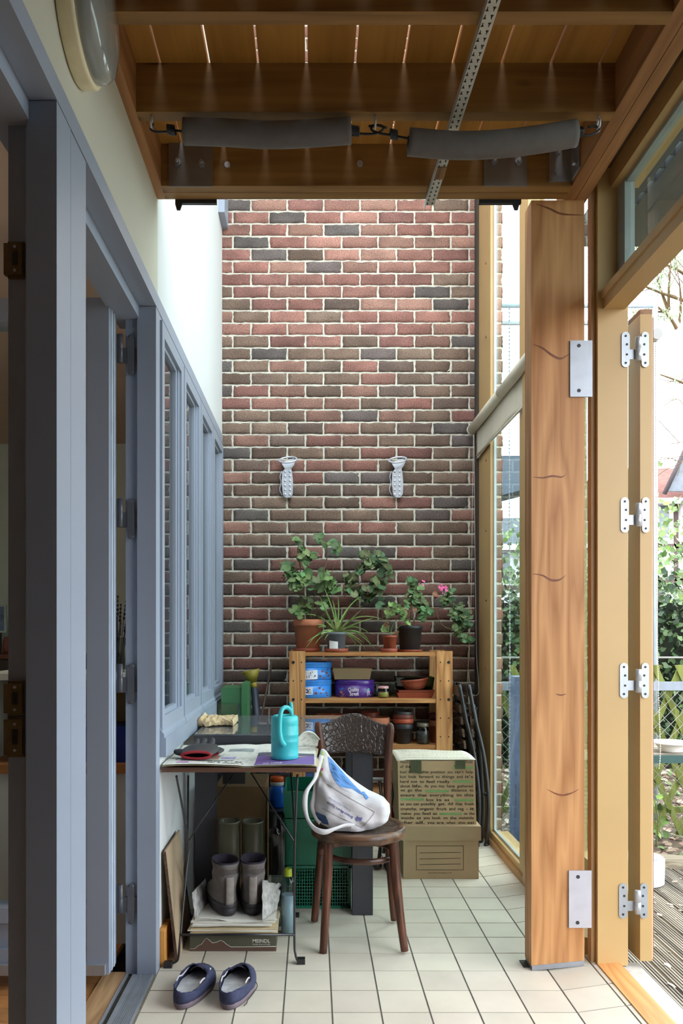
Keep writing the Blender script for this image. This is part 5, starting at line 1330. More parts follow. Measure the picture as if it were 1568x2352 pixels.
# ================================================================ shoes
def foot_outline(L, W, n=40):
    pts = []
    for i in range(n):
        a = 2*PI*i/n; s, c = math.sin(a), math.cos(a)
        y = L/2*math.copysign(abs(c)**.9, c)            # + toe
        w_ = W/2*(.82+.18*math.sin((y/L+.5)*PI*.9)+(.10 if y > 0 else 0)*(y/L))
        if y < 0: w_ *= .93
        x = w_*math.copysign(abs(s)**.85, s)
        pts.append((x, y))
    return pts
def loafer(px, lab, rot, mir):
    base = Vector((xx(px, 2.68), 2.675, 0)); t = T('canvas_shoe', base, lab, 'shoe', 'pair of navy slip-on shoes')
    M_ = Matrix.Translation(base) @ Matrix.Rotation(rot, 4, 'Z') @ Matrix.Diagonal((mir, 1, 1, 1))
    L, W = .266, .112; O = foot_outline(L, W); n = len(O)
    NV = mat('navy_canvas', srgb(50,54,84), .8, .3, 30, bmp=.2, bs=200); RB_ = mat('mauve_rubber', srgb(112,98,108), .7, .15, 30); INS = mat('pale_insole', srgb(186,186,188), .85, .25, 22)
    bm = NB(); rings(bm, [[M_ @ Vector((x*.94, y*.97, .0005)) for x, y in O], [M_ @ Vector((x, y, .006)) for x, y in O], [M_ @ Vector((x*1.01, y*1.01, .016)) for x, y in O], [M_ @ Vector((x*.99, y*.99, .021)) for x, y in O]]); obj('sole', bm, RB_, t)
    def rimz(y): u = y/L+.5; return (.047+.012*math.sin(u*9))*(1 if u > .25 else 1)+(.006 if u < .1 else 0)
    rs = []
    for v in (0, .2, .4, .6, .8, 1.0):
        r_ = []
        for x, y in O:
            u = y/L+.5   # 0 heel..1 toe
            # opening edge: ellipse in the back 62 percent
            a = math.atan2(x, y); oy = -.030+.088*math.cos(a)*1.05; ox = W*.425*math.sin(a)
            if math.cos(a) > 0: oy = -.030+.070*math.cos(a)
            oz = .052+.022*max(0, math.cos(a))**.7+(.006*math.sin(3*a))
            cx_, cy_, cz_ = x*1.02, y*1.0, .058 if u < .75 else .050
            p0 = Vector((x*.98, y*.985, .019)); p1_ = Vector((cx_, cy_, cz_)); p2 = Vector((ox*1.02, oy, oz))
            q = p0*(1-v)**2+p1_*2*v*(1-v)+p2*v*v
            q.z += .0025*noise.noise(Vector((x*60, y*60, v*3+mir)))
            r_.append(M_ @ q)
        rs.append(r_)
    bm = NB(); rings(bm, rs, False, False); obj('upper', bm, [NV], t, solid=.004)
    bm = NB()
    pts = [M_ @ Vector((x*.86, y*.84-.010, .034+.003*noise.noise(Vector((x*40, y*30, 2))))) for x, y in O]; c = bm.verts.new(M_ @ Vector((0, 0, .031))); rg = [bm.verts.new(p) for p in pts]
    for i in range(n): bm.faces.new((c, rg[i], rg[(i+1) % n]))
    obj('insole', bm, INS, t)
    # folded tongue flap and frayed lining
    bm = NB(); grid(bm, lambda u, v: M_ @ Vector(((u-.5)*.058, .030+.052*v, .074-.012*(2*u-1)**2*1.5-.010*v)), 10, 6); obj('tongue', bm, mat('navy_tongue', srgb(48,44,62), .85, .2, 50), t, solid=.003)
    for s in (-1, 1):
        bm = NB(); tube(bm, [M_ @ Vector((s*W*(.36+.03*math.sin(k)), -.06+.028*k, .058+.005*math.sin(k*2.1))) for k in range(5)], .0028, 6, smooth=3); obj('frayed_lining', bm, mat('lining_white', srgb(196,190,196), .85), t)
    if mir > 0:
        bm = NB(); tube(bm, [M_ @ Vector(p) for p in ((.052,.035,.03),(.062,.03,.012),(.058,-.01,.006),(.050,-.06,.005),(.052,-.085,.006),(.046,-.10,.004))], .0016, 6, smooth=5); obj('lace', bm, BLACKM, t)
    return t
loafer(447, 'navy canvas slip-on shoe on the tiles, the left one of the pair', math.radians(-13), -1)
loafer(545, 'navy canvas slip-on shoe with a trailing black lace, the right one of the pair', math.radians(-8), 1)
# ---- hiking boots and wellingtons: rings stacked up
def boot(x, y, z0, lv, mats, solecut, lab, name, group, rot=0, nwr=0):
    """lv: z, y of heel, y of toe, half width"""
    t = T(name, (x, y, z0), lab, 'boot', group)
    M_ = Matrix.Translation((x, y, z0)) @ Matrix.Rotation(rot, 4, 'Z')
    def ring(z, yh, yt, hw, n=28):
        c = (yh+yt)/2; L = (yt-yh)/2; out = []
        for i in range(n):
            a = 2*PI*i/n; cc, ss = math.cos(a), math.sin(a)
            q = Vector((hw*math.copysign(abs(ss)**.85, ss), c+L*math.copysign(abs(cc)**.9, cc), z))
            k = nwr*noise.noise(Vector((q.x*50+x*9, q.y*40, q.z*55))); q.x += k; q.y += k
            out.append(M_ @ q)
        return out
    so = [l for l in lv if l[0] <= solecut]; up_ = [l for l in lv if l[0] >= solecut]
    bm = NB(); rings(bm, [ring(*l) for l in so]); obj('sole', bm, mats[1], t)
    bm = NB(); rs = [ring(*l) for l in up_]; top = up_[-1]
    rs.append(ring(top[0]-.002, top[1]+.006, top[2]-.006, top[3]-.006)); rs.append(ring(top[0]-.07, top[1]+.008, top[2]-.008, top[3]-.008))
    rings(bm, rs, True, True); obj('upper', bm, mats[0], t)
    return t, M_, ring
SUE = mat('taupe_leather', srgb(104,98,96), .75, .16, 26, bmp=.25, bs=160); RUBB = mat('dark_rubber', srgb(52,50,54), .6, .1, 20); LININ = mat('boot_lining', srgb(46,40,54), .9, .2, 60)
zP = .118
def hboot(px, lab, rot, yy):
    lv = [(.0005,-.045,.225,.044),(.012,-.050,.235,.050),(.026,-.052,.235,.051),(.032,-.048,.228,.049),(.045,-.046,.225,.050),(.062,-.043,.215,.049),(.080,-.040,.185,.046),(.100,-.040,.130,.043),(.120,-.044,.104,.045),(.145,-.048,.100,.049),(.165,-.043,.094,.045),(.185,-.048,.098,.049),(.198,-.053,.101,.053)]
    t, M_, ring = boot(xx(px, yy-.04), yy, zP, lv, (SUE, RUBB), .032, lab, 'hiking_boot', 'pair of hiking boots', rot, .002)
    bm = NB(); rings(bm, [ring(.17, -.040, .088, .041), ring(.199, -.045, .093, .046), ring(.2035, -.049, .097, .0495), ring(.200, -.0515, .099, .0515), ring(.195, -.0505, .098, .0505)], False, False); obj('padded_collar', bm, LININ, t)
    bm = NB(); grid(bm, lambda u, v: M_ @ Vector(((u-.5)*.030, -.0475-.004*(1-(2*u-1)**2)-.003*math.sin(v*3), .045+.105*v)), 6, 10); obj('heel_strap', bm, mat('worn_leather', srgb(136,128,122), .8, .15, 40), t, solid=.003)
    bm = NB(); rings(bm, [ring(.03, -.0535, .236, .0525), ring(.040, -.0505, .230, .0515), ring(.048, -.049, .226, .051)], False, False); obj('rand', bm, RUBB, t, solid=.002)
    for k in range(4):
        bm = NB(); tube(bm, [M_ @ Vector((s*.03, .095-.005*k+.012*(1-abs(s)), .185-.022*k)) for s in (-1, 0, 1)], .0022, 6, smooth=4); obj('lace', bm, BLACKM, t)
hboot(518, 'taupe hiking boot on the newspaper pile, the left one, seen from the heel', math.radians(20), 3.10)
hboot(579, 'taupe hiking boot on the newspaper pile, the right one, seen from the heel', math.radians(4), 3.11)
WEL = mat('olive_rubber', srgb(84,82,66), .38, .05, 6)
def welly(px, lab, yy):
    lv = [(.0005,-.05,.22,.043),(.02,-.052,.225,.047),(.022,-.048,.22,.044),(.06,-.044,.20,.044),(.09,-.042,.14,.042),(.12,-.04,.08,.041),(.18,-.046,.062,.044),(.26,-.055,.052,.046),(.34,-.055,.046,.0455),(.405,-.052,.043,.0445),(.408,-.055,.045,.0465),(.416,-.055,.045,.0465)]
    boot(xx(px, yy), yy, 0, lv, (WEL, RUBB), .02, lab, 'rubber_boot', 'pair of olive wellingtons', 0, .0006)
welly(527, 'olive rubber boot behind the hiking boots, the left one', 3.36)
welly(580, 'olive rubber boot behind the hiking boots, the right one', 3.36)
# ---- shoe box, newspaper pile
bx0, bx1 = xx(436, 3.016), xx(634, 3.016)
t = T('shoe_box', ((bx0+bx1)/2, 3.12, 0), 'flat dark olive shoe box with white lettering and mountain line, under the newspaper pile', 'box')
bm = NB(); box(bm, bx0, bx1, 3.016, 3.245, .0005, .064); bevel(bm, .002, 1); obj('box_body', bm, mat('olive_box', srgb(78,76,62), .6, .08, 10), t)
Ys = 3.0154; bm = NB()
mt = [(436,2179),(447,2179),(455,2172),(463,2168),(470,2158),(475,2155),(481,2160),(488,2166),(498,2164),(506,2160),(512,2162),(520,2169),(530,2175),(560,2175),(634,2174)]
up_ = [bm.verts.new(at(*p, Ys)) for p in mt]; dn = [bm.verts.new((v.co.x, v.co.y, .002)) for v in up_]
for i in range(len(mt)-1): bm.faces.new((up_[i], up_[i+1], dn[i+1], dn[i]))
obj('brown_print', bm, mat('brown_print', srgb(92,68,58), .6), t)
bm = NB(); tube(bm, [at(*p, Ys-.0003) for p in mt], .0012, 4); obj('mountain_line', bm, mat('line_white', srgb(200,196,180), .6), t)
bm = NB(); add_text(bm, 'MEINDL', wallM(xx(580, Ys), Ys-.0006, zz(2165, Ys)), width=xx(620, Ys)-xx(580, Ys), height=.0135, bold=True)
add_text(bm, 'SHOES FOR ACTIVES', wallM(xx(580, Ys), Ys-.0006, zz(2170.5, Ys)), width=xx(620, Ys)-xx(580, Ys), height=.0045); obj('lettering', bm, mat('print_grey', srgb(206,204,196), .6), t)
rr = random.Random(12); z = .0648
for k in range(9):
    a = rr.uniform(-.05, .05); w0, w1 = rr.uniform(.0, .02), rr.uniform(-.025, .012)
    X0_, X1_ = bx0+.0+w0-.004, bx1+w1; y0_ = 3.0+rr.uniform(-.004, .018); h = .0046
    bm = NB(); ph = rr.uniform(0, 6)
    def fn(u, v, top): return (X0_+(X1_-X0_)*u+a*(v-.5)*.2, y0_+.24*v-a*(u-.5)*.2+.002*math.sin(u*9+ph), z+(h*.96 if top else .0)+.0*u)
    A = grid(bm, lambda u, v: fn(u, v, 1), 14, 6); Bq = grid(bm, lambda u, v: fn(u, v, 0), 14, 6)
    def brd(p, q):
        for i in range(len(p)-1): bm.faces.new((p[i], p[i+1], q[i+1], q[i]))
    brd([r_[0] for r_ in A], [r_[0] for r_ in Bq]); brd([r_[-1] for r_ in A], [r_[-1] for r_ in Bq]); brd(A[0], Bq[0]); brd(A[-1], Bq[-1])
    o = obj('newspaper', bm, NEWSY if k in (0,1,2,4) else NEWSW, smooth=False)
    tag(o, ['folded', 'folded'][0]+' newspaper in the pile under the hiking boots, %s' % ['lowest of the pile', 'second from the bottom', 'third from the bottom', 'fourth from the bottom', 'fifth from the bottom', 'fourth from the top', 'third from the top', 'second from the top', 'flat topmost one'][k], 'newspaper', 'newspapers piled under the boots'); z += h+.0012
# crumpled sheet rising behind and beside the boots
t = T('crumpled_newspaper', (-.34, 3.12, z), 'crumpled newspaper sheet rising around the hiking boots on top of the pile', 'newspaper')
bm = NB()
def cr1(u, v):
    x = bx0+.018+.030*u*(1-.3*v)-.014*v; y = 3.02+.20*u*.3+.02*v+.16*u; zq = z+.001+.095*v*(1-.15*u)
    return (x+.004*noise.noise(Vector((u*4, v*4, 0))), y, zq)
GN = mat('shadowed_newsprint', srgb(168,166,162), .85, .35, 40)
grid(bm, cr1, 10, 10); obj('left_fold', bm, GN, t, solid=.0012)
bm = NB()
def cr2(u, v):
    x = xx(604, 3.05)+.050*u+.012*v-.03*v*(1-u)*.5; y = 3.0+.17*u*.5+.07*v+.05*u; zq = z+.001+.135*v*(1-.45*u)+.018*noise.noise(Vector((u*5, v*5, 3)))*v
    return (x+.022*noise.noise(Vector((u*5, v*4, 8)))*v, y, zq)
grid(bm, cr2, 14, 12); obj('right_fold', bm, GN, t, solid=.0012)
bm = NB(); grid(bm, lambda u, v: (bx0+.03+(.30)*u, 3.0+.012*v+.01*math.sin(u*5), z+.004+.010*math.sin(u*7+1)*(1-v)+.006*v*math.exp(-((u-.12)/.1)**2)), 24, 4); obj('front_roll', bm, NEWSW, t, solid=.0015)
# ---- spray bottle
x_, y_ = xx(661.5, 3.2), 3.2; t = T('spray_bottle', (x_, y_, 0), 'clear bottle half full of pale blue liquid with lime cap, beside the boots', 'bottle')
bm = NB(); lathe(bm, [(.024, 0), (.0285, .004), (.0285, .20), (.025, .222), (.014, .232), (.013, .240)], (x_, y_, .0005), 28, cap1=False); obj('bottle_body', bm, glass('bottle_plastic', (.82,.86,.88), .08), t)
bm = NB(); lathe(bm, [(.0272, .003), (.0272, .155)], (x_, y_, .0005), 28); obj('liquid', bm, mat('pale_blue_liquid', srgb(160,186,196), .2, .02), t)
bm = NB(); lathe(bm, [(.0155, .228), (.0160, .230), (.0150, .256), (.0125, .259)], (x_, y_, .0005), 24); obj('cap', bm, mat('lime_cap', srgb(176,190,40), .4), t)
# ---- tall clear cylinder with round lens
x_, y_ = xx(641, 3.30), 3.30; t = T('clear_cylinder', (x_, y_, 0), 'tall clear plastic cylinder standing behind the spray bottle', 'plastic tube')
bm = NB(); lathe(bm, [(.033, 0), (.033, .40), (.026, .43), (.024, .455)], (x_, y_, .0005), 28, cap1=False); obj('cylinder', bm, glass('cloudy_plastic', (.55,.60,.58), .15), t)
bm = NB(); c = at(629, 1922, 3.255); sph(bm, c, .034, 8, sx=.8, sy=.3, sz=1.25); obj('round_lens', bm, glass('lens_plastic', (.72,.74,.72), .05), t)
# ---- cardboard box, black cap
x0, x1 = xx(489, 3.55), xx(606, 3.55)
t = T('storage_carton', ((x0+x1)/2, 3.8, 0), 'tall brown cardboard carton in the dark under the glass table', 'box')
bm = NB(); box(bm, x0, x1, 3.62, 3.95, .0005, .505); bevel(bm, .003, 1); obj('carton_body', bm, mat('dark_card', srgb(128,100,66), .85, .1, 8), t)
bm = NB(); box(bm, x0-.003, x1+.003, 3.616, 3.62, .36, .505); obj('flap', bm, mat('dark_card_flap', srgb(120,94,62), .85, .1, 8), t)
bm = NB(); c = at(537, 1790, 3.60); box(bm, c.x-.05, c.x+.05, 3.598, 3.614, c.z-.02, c.z+.05); bevel(bm, .006, 2); o = obj('handle_grip', bm, BLACKM, t)
# ---- green crates
GC = mat('green_crate', srgb(22,112,86), .35, .08, 10, spec=.6)
cx0, cx1 = xx(651, 3.485), xx(806, 3.485)-.0
def crate(z0, h, lattice, lab, y0_=3.485, y1_=3.84, x0_=None, x1_=None):
    a, b_ = (cx0 if x0_ is None else x0_), (cx1 if x1_ is None else x1_)
    t = T('plastic_crate', ((a+b_)/2, (y0_+y1_)/2, z0), lab, 'crate', 'green crates under the glass table')
    bm = NB()
    if lattice:
        nC, nR = 26, 12
        for i in range(nC+1): x = a+.004+(b_-a-.008)*i/nC; box(bm, x-.0016, x+.0016, y0_, y0_+.003, z0+.012, z0+h-.012)
        for j in range(nR+1): zq = z0+.010+(h-.020)*j/nR; box(bm, a, b_, y0_+.0005, y0_+.0035, zq-.0016, zq+.0016)
        for zq in (z0, z0+h-.014): box(bm, a, b_, y0_-.003, y0_+.006, zq, zq+.012)
        for x in (a, b_-.012, a+(b_-a)*.47): box(bm, x, x+.012, y0_-.003, y0_+.006, z0, z0+h-.003)
    else:
        box(bm, a, b_, y0_, y0_+.004, z0, z0+h-.004); box(bm, a-.004, b_+.004, y0_-.006, y0_+.006, z0+h-.014, z0+h-.003)
        for x in (a+.02, b_-.035): box(bm, x, x+.014, y0_-.004, y0_, z0+.004, z0+h-.016)
        box(bm, a+(b_-a)*.3, a+(b_-a)*.7, y0_-.0035, y0_, z0+h-.05, z0+h-.040)
    box(bm, a, a+.004, y0_+.006, y1_, z0, z0+h-.004); box(bm, b_-.004, b_, y0_+.006, y1_, z0, z0+h-.004); box(bm, a, b_, y1_-.004, y1_, z0, z0+h-.004); box(bm, a+.004, b_-.004, y0_+.006, y1_-.004, z0, z0+.004)
    obj('crate_body', bm, GC, t); return t
crate(.0005, .188, True, 'green lattice crate on the floor under the glass table, lowest of three')
c2 = crate(.189, .205, False, 'solid green crate standing on the lattice crate, middle of three')
bm = NB(); q = at(778, 1943, 3.478); tube(bm, [(q.x-.012, q.y, q.z), (q.x+.012, q.y, q.z)], .004, 8); obj('white_tag', bm, mat('white_tag', srgb(210,206,200), .5), c2)
crate(.394, .12, False, 'shallow green crate on top of the crate stack under the glass table')
bm = NB(); tray(bm, xx(690, 3.5), xx(790, 3.5), 3.52, 3.80, .40, .50, .004, .003); bm.free()
# ---- detergents beside crates
x0, x1 = xx(606, 4.0), xx(668, 4.0)
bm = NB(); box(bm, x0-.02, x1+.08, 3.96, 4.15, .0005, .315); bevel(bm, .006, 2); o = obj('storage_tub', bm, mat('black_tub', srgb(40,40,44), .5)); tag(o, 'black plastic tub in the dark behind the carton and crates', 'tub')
t = T('detergent_bottle', (xx(636, 4.05), 4.05, .316), 'blue bottle with orange and white cap standing on the black tub', 'bottle'); x_ = xx(636, 4.05)
bm = NB(); lathe(bm, [(.030, 0), (.040, .01), (.042, .08), (.036, .10), (.030, .112)], (x_, 4.05, .316), 24, sy=.7); obj('bottle_body', bm, mat('cobalt_plastic', srgb(22,92,190), .25), t)
bm = NB(); lathe(bm, [(.034, .1125), (.035, .128), (.034, .130)], (x_, 4.05, .316), 24, sy=.7); obj('white_ring', bm, mat('white_ring', srgb(220,222,226), .4), t)
bm = NB(); lathe(bm, [(.034, .1305), (.035, .152), (.031, .158)], (x_, 4.05, .316), 24, sy=.7); obj('cap', bm, mat('orange_cap', srgb(226,96,36), .4), t)
bm = NB(); sph(bm, (xx(641, 4.12), 4.115, .496), .040, 10, sx=.95, sy=.6, sz=1.25)
for v in bm.verts: v.co += Vector((1,1,1))*.010*noise.noise(v.co*45)
zmin = min(v.co.z for v in bm.verts)
o = obj('purple_bag', bm, mat('purple_foil', srgb(120,96,170), .3, .3, 50)); o.location.z = .476; tag(o, 'crinkled purple foil bag above the orange-capped bottle', 'bag')
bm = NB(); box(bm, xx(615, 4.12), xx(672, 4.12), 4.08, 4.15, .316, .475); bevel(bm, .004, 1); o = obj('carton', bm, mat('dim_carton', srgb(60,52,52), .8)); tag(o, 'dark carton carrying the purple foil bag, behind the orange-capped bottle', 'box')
# ---- cardboard sheets leaning on the left wall
TORN = mat('torn_card_edge', srgb(84,62,48), .9, .4, 120, bmp=.8, bs=200)
t = T('cardboard_sheet', (-.52, 3.08, 0), 'grubby cardboard sheet with torn dark edge leaning on the white wall under the window', 'cardboard')
def lean(y0_, y1_, zt, xb, xt, th, m, nm):
    bm = NB(); vs = box(bm, 0, th, y0_, y1_, .0005, zt)
    for v in vs: v.co.x += xb+(xt-xb)*v.co.z/zt; v.co.z += -.02*(v.co.z > .1)*(v.co.y > (y0_+y1_)/2)*0
    obj(nm, bm, m, t)
lean(2.925, 3.235, .405, -.500, -.545, .006, mat('dirty_card', srgb(170,150,122), .85, .15, 5), 'sheet')
lean(2.918, 2.9245, .402, -.503, -.548, .010, TORN, 'torn_edge')
o = obj('bottle_cap', B(xx(681, 3.38)-.011, xx(681, 3.38)+.011, 3.37, 3.395, .0005, .014, bev=.004), SCREW); tag(o, 'small dark cap lying on the tiles left of the rear chair leg', 'cap')
# ================================================================ setting behind the camera and the room on the left
struct('added_wall_near', B(-4.0, 1.3, -1.55, -1.40, -.1, 3.1), mat('dark_near_wall', srgb(96,92,88), .8))  # unseen wall added behind the camera, dark to limit bounced light
rm = mat('room_wall', srgb(196,204,196), .85, .03, 2)
struct('added_wall_right', B(1.0, 1.12, -1.4, 1.3, -.1, 2.95), mat('dark_right_wall', srgb(120,100,78), .7))  # unseen wall added to block side light from camera-facing frames
struct('wall_far', B(-4.1, -.76, 6.0, 6.1, -.1, 2.7), rm)
struct('wall_side', B(-4.1, -4.0, -1.4, 6.0, -.1, 2.7), rm)
struct('wall_inner', B(-.66, -.641, 2.87, 4.86, 0, .80), WHITE)
struct('wall_inner.001', B(-.76, -.70, 4.86, 6.0, 0, 2.7), rm)
struct('ceiling', B(-4.1, -.662, -1.4, 6.1, 2.62, 2.72), mat('room_ceiling', srgb(206,186,168), .85, .03, 2))
bm = NB(); lay = bm.loops.layers.float_color.new('bc'); x = -4.0; k = 0
rr = random.Random(5)
y = -1.4
while y < 6.0:
    x = -4.0+(.4 if k % 2 else 0)-.4
    while x < -.737:
        xa, xb = max(x, -4.0)+.0008, min(x+.9, -.737)-.0008
        if xb-xa > .02:
            n0 = len(bm.faces); box(bm, xa, xb, y+.0008, y+.0892, -.02, 0); q = rr.uniform(.85, 1.12)
            bm.faces.ensure_lookup_table()
            for f in bm.faces[n0:]:
                for l in f.loops: l[lay] = (.50*q, .225*q, .075*q, 1)
        x += .9
    y += .09; k += 1
struct('floor', bm, attr_mat('oak_parquet', .4, .18, 30, .05))
# console shelf inside with vase and box
cxA, cxB = -1.30, -.70
t = T('console_shelf', (-1.0, 3.28, 0), 'pale two-tier console inside the room, seen through the gap by the grey door', 'shelf')
obj('top', B(cxA, cxB, 3.10, 3.45, 1.02, 1.045, bev=.003), mat('worktop_white', srgb(212,210,200), .5), t)
obj('back_panel', B(cxA, cxB, 3.435, 3.45, .70, 1.019), mat('cabinet_cream', srgb(196,180,140), .6), t)
obj('cabinet', B(cxA, cxB, 3.09, 3.45, 0, .659, bev=.002), WHITE, t)
obj('lower_shelf', B(cxA, cxB, 3.08, 3.45, .66, .695, bev=.003), wood('console_pine', srgb(150,92,50), srgb(190,128,78), 'X'), t)
for x in (cxA, cxB-.02): obj('side', B(x, x+.02, 3.11, 3.434, .696, 1.019), mat('console_side', srgb(196,192,180), .6), t)
VXx, VYy = -.785, 3.20
t = T('dried_lavender_vase', (VXx, VYy, 1.045), 'glass vase of dried dark lavender standing inside behind the folding door', 'vase')
bm = NB(); lathe(bm, [(.03, 0), (.034, .004), (.030, .09), (.036, .14)], (VXx, VYy, 1.0455), 20, cap1=False); obj('glass_body', bm, glass('vase_glass', (.6,.62,.6), .05), t)
rr = random.Random(8)
LAV = mat('dried_lavender', srgb(52,48,54), .9, .3, 60)
for k in range(16):
    a = rr.uniform(-.06, .06); b_ = rr.uniform(-.05, .05); h = rr.uniform(.20, .42)
    bm = NB(); h *= .75; P = [Vector((VXx+a*.15, VYy+b_*.15, 1.055)), Vector((VXx+a*.6, VYy+b_*.6, 1.055+h*.55)), Vector((VXx+a, VYy+b_, 1.055+h))]
    tube(bm, P, .0014, 5, smooth=3)
    for q in range(5): 
        c = P[1].lerp(P[2], .45+.13*q); sph(bm, c, .006-.0004*q, 4, sz=1.3)
    obj('stem', bm, LAV, t)
bm = NB(); box(bm, -.98, -.73, 3.13, 3.33, .6955, .835); bevel(bm, .006, 2); o = obj('storage_box', bm, mat('cobalt_box', srgb(28,52,140), .4)); tag(o, 'cobalt blue box on the lower console shelf inside the room', 'box')
# dark sideboard, picture and bits at the far left
t = T('sideboard', (-2.2, 5.75, 0), 'dark sideboard against the far room wall, at the left photo edge', 'cabinet')
obj('carcass', B(-3.2, -1.5, 5.55, 5.99, .02, 1.02, bev=.004), mat('dark_wood_cab', srgb(44,36,30), .5), t)
obj('top', B(-3.25, -1.45, 5.52, 5.995, 1.021, 1.05, bev=.003), mat('red_brown_top', srgb(110,56,40), .5), t)
t = T('framed_picture', (-2.28, 5.6, 1.06), 'small blue-grey framed picture standing on the dark sideboard', 'picture')
obj('frame', B(-2.40, -2.19, 5.70, 5.715, 1.20, 1.40, bev=.002), mat('pale_frame', srgb(170,190,190), .5), t); obj('print', B(-2.385, -2.205, 5.698, 5.70, 1.215, 1.385), mat('blue_print', srgb(96,118,150), .6, .4, 40), t)
obj('easel', B(-2.33, -2.26, 5.70, 5.80, 1.051, 1.20), SCREW, t)
bm = NB(); lathe(bm, [(.03, 0), (.04, .03), (.03, .10), (.02, .12)], (-2.15, 5.62, 1.0505), 16); o = obj('ornament', bm, mat('red_ornament', srgb(120,60,56), .5, .4, 60)); tag(o, 'small red patterned ornament on the dark sideboard below the picture', 'ornament')
t = T('fill_globe', (-2.4, 2.6, 2.40), 'added glowing globe, out of view, brightening the room on the left', 'fill light')
bm = NB(); sph(bm, (-2.4, 2.6, 2.47), .09, 12); obj('globe', bm, mat('globe_glow', (1, .90, .80), .5, 0, emit=75), t)  # glowing ball added out of view to lift the dim room
bm = NB(); cyl(bm, (-2.4, 2.6, 2.55), (-2.4, 2.6, 2.62), .02, 12); obj('stem', bm, ALU, t)
rg = sroot('sky_dimmer', (.2, 3.9, 5.1))
struct('pane', B(-.74, 1.14, 2.85, 4.97, 5.10, 5.106), glass('dimmer_glass', (.60,.61,.61)), rg)  # unseen tinted pane and bars added to dim the sky from above
for x in (-.55, 0, .55, 1.08): struct('dimmer_bar', B(x-.02, x+.02, 2.85, 4.97, 5.04, 5.099), OCHRE, rg)
# ================================================================ outside: deck, bed, fence
bm = NB(); x = 1.172
while x < 3.4:
    wv = .118
    box(bm, x, x+wv, -1.6, 4.30, -.09, -.062)
    for k in range(9): box(bm, x+.004+k*.0127, x+.004+k*.0127+.007, -1.6, 4.30, -.062, -.055)
    x += wv+.006
struct('deck', bm, wood('weathered_decking', srgb(92,86,76), srgb(164,156,142), 'Y', rough=.85, gs=.8))
struct('ground', B(-30, 60, -30, 70, -.40, -.14), mat('garden_soil', srgb(96,82,66), .95, .35, 14))
bm = NB(); lay = bm.loops.layers.float_color.new('lc'); rr = random.Random(21)
for _ in range(2600):
    x, y = rr.uniform(1.1, 3.6), rr.uniform(4.35, 8.0); c = rr.choice([(.22,.13,.09),(.33,.24,.17),(.15,.10,.07),(.40,.33,.26),(.12,.20,.06)])
    leaf_disc(bm, lay, (x, y, -.13+rr.random()*.02), rr.uniform(.012, .035), (rr.uniform(-.5,.5), rr.uniform(-.6,.2), 1), c, n=3)
for _ in range(260):
    x, y = rr.uniform(1.2, 3.2), rr.uniform(2.4, 4.3); leaf_disc(bm, lay, (x, y, -.052), rr.uniform(.006, .02), (rr.uniform(-.4,.4), rr.uniform(-.4,.2), 1), (.42,.34,.26), n=3)
o = obj('leaf_litter', bm, LEAF); o['kind'] = 'stuff'; o['label'] = 'dry brown leaves scattered on the planting bed and decking'; o['category'] = 'leaves'
t = T('timber_edging', (1.98, 4.37, -.14), 'weathered chamfered timber edging between decking and planting bed', 'garden edging')
for x0_, x1_ in ((1.25, 1.765), (1.77, 2.6)):
    bm = NB(); box(bm, x0_, x1_, 4.31, 4.47, -.139, -.02); bevel(bm, .02, 2)
    if x0_ > 1.5:
        for v in bm.verts: v.co.y -= (v.co.x-1.77)*.35
    obj('sleeper', bm, wood('grey_sleeper', srgb(120,108,90), srgb(182,170,148), 'X', rough=.9), t)
t = T('parasol_base', (1.655, 4.02, -.055), 'white round planter-like base with white tube, on the decking beyond the door', 'parasol base')
bm = NB(); lathe(bm, [(.098, 0), (.108, .008), (.110, .125), (.104, .132), (.094, .128), (.088, .09), (.001, .09)], (1.655, 4.02, -.0545), 36, cap1=False); obj('pot_body', bm, mat('white_plastic', srgb(228,230,234), .4), t)
bm = NB(); tube(bm, [(1.655, 4.02, .03), (1.60, 4.02, .30)], [.055, .03], 20); obj('tube', bm, MATS['white_plastic'], t)
# lattice fence
FY = 5.2; FO = wood('mossy_lattice', srgb(84,92,36), srgb(126,134,66), 'Z', rough=.85)
t = T('lattice_fence', (2.5, FY, -.14), 'mossy green diagonal trellis fence with grey top rail behind the garden table', 'fence')
k = 0
for i in range(-4, 19):
    for s in (1, -1):
        xb = 1.3+.155*i
        z0, z1 = -.12, .99; dx = (z1-z0)/math.tan(math.radians(66))*s
        cx_ = xb if s > 0 else xb+.18
        if min(cx_, cx_+dx) < 1.05 or max(cx_, cx_+dx) > 3.9: continue
        y = FY+(.012 if s > 0 else 0)
        bm = NB(); vs = box(bm, -.021, .021, y, y+.010, z0, z1)
        for v in vs: v.co.x += cx_+dx*(v.co.z-z0)/(z1-z0)
        bevel(bm, .003, 1); obj('slat', bm, FO, t)
obj('top_rail', B(1.05, 4.0, FY-.03, FY-.002, .826, .882, bev=.003), mat('grey_rail', srgb(140,148,160), .6, .1, 20), t)
obj('bottom_rail', B(1.05, 4.0, FY+.024, FY+.05, .02, .06), FO, t)
bm = NB(); d = .081; WIRE = mat('wire_grey', srgb(150,150,144), .5, metal=.4); yW = FY-.04
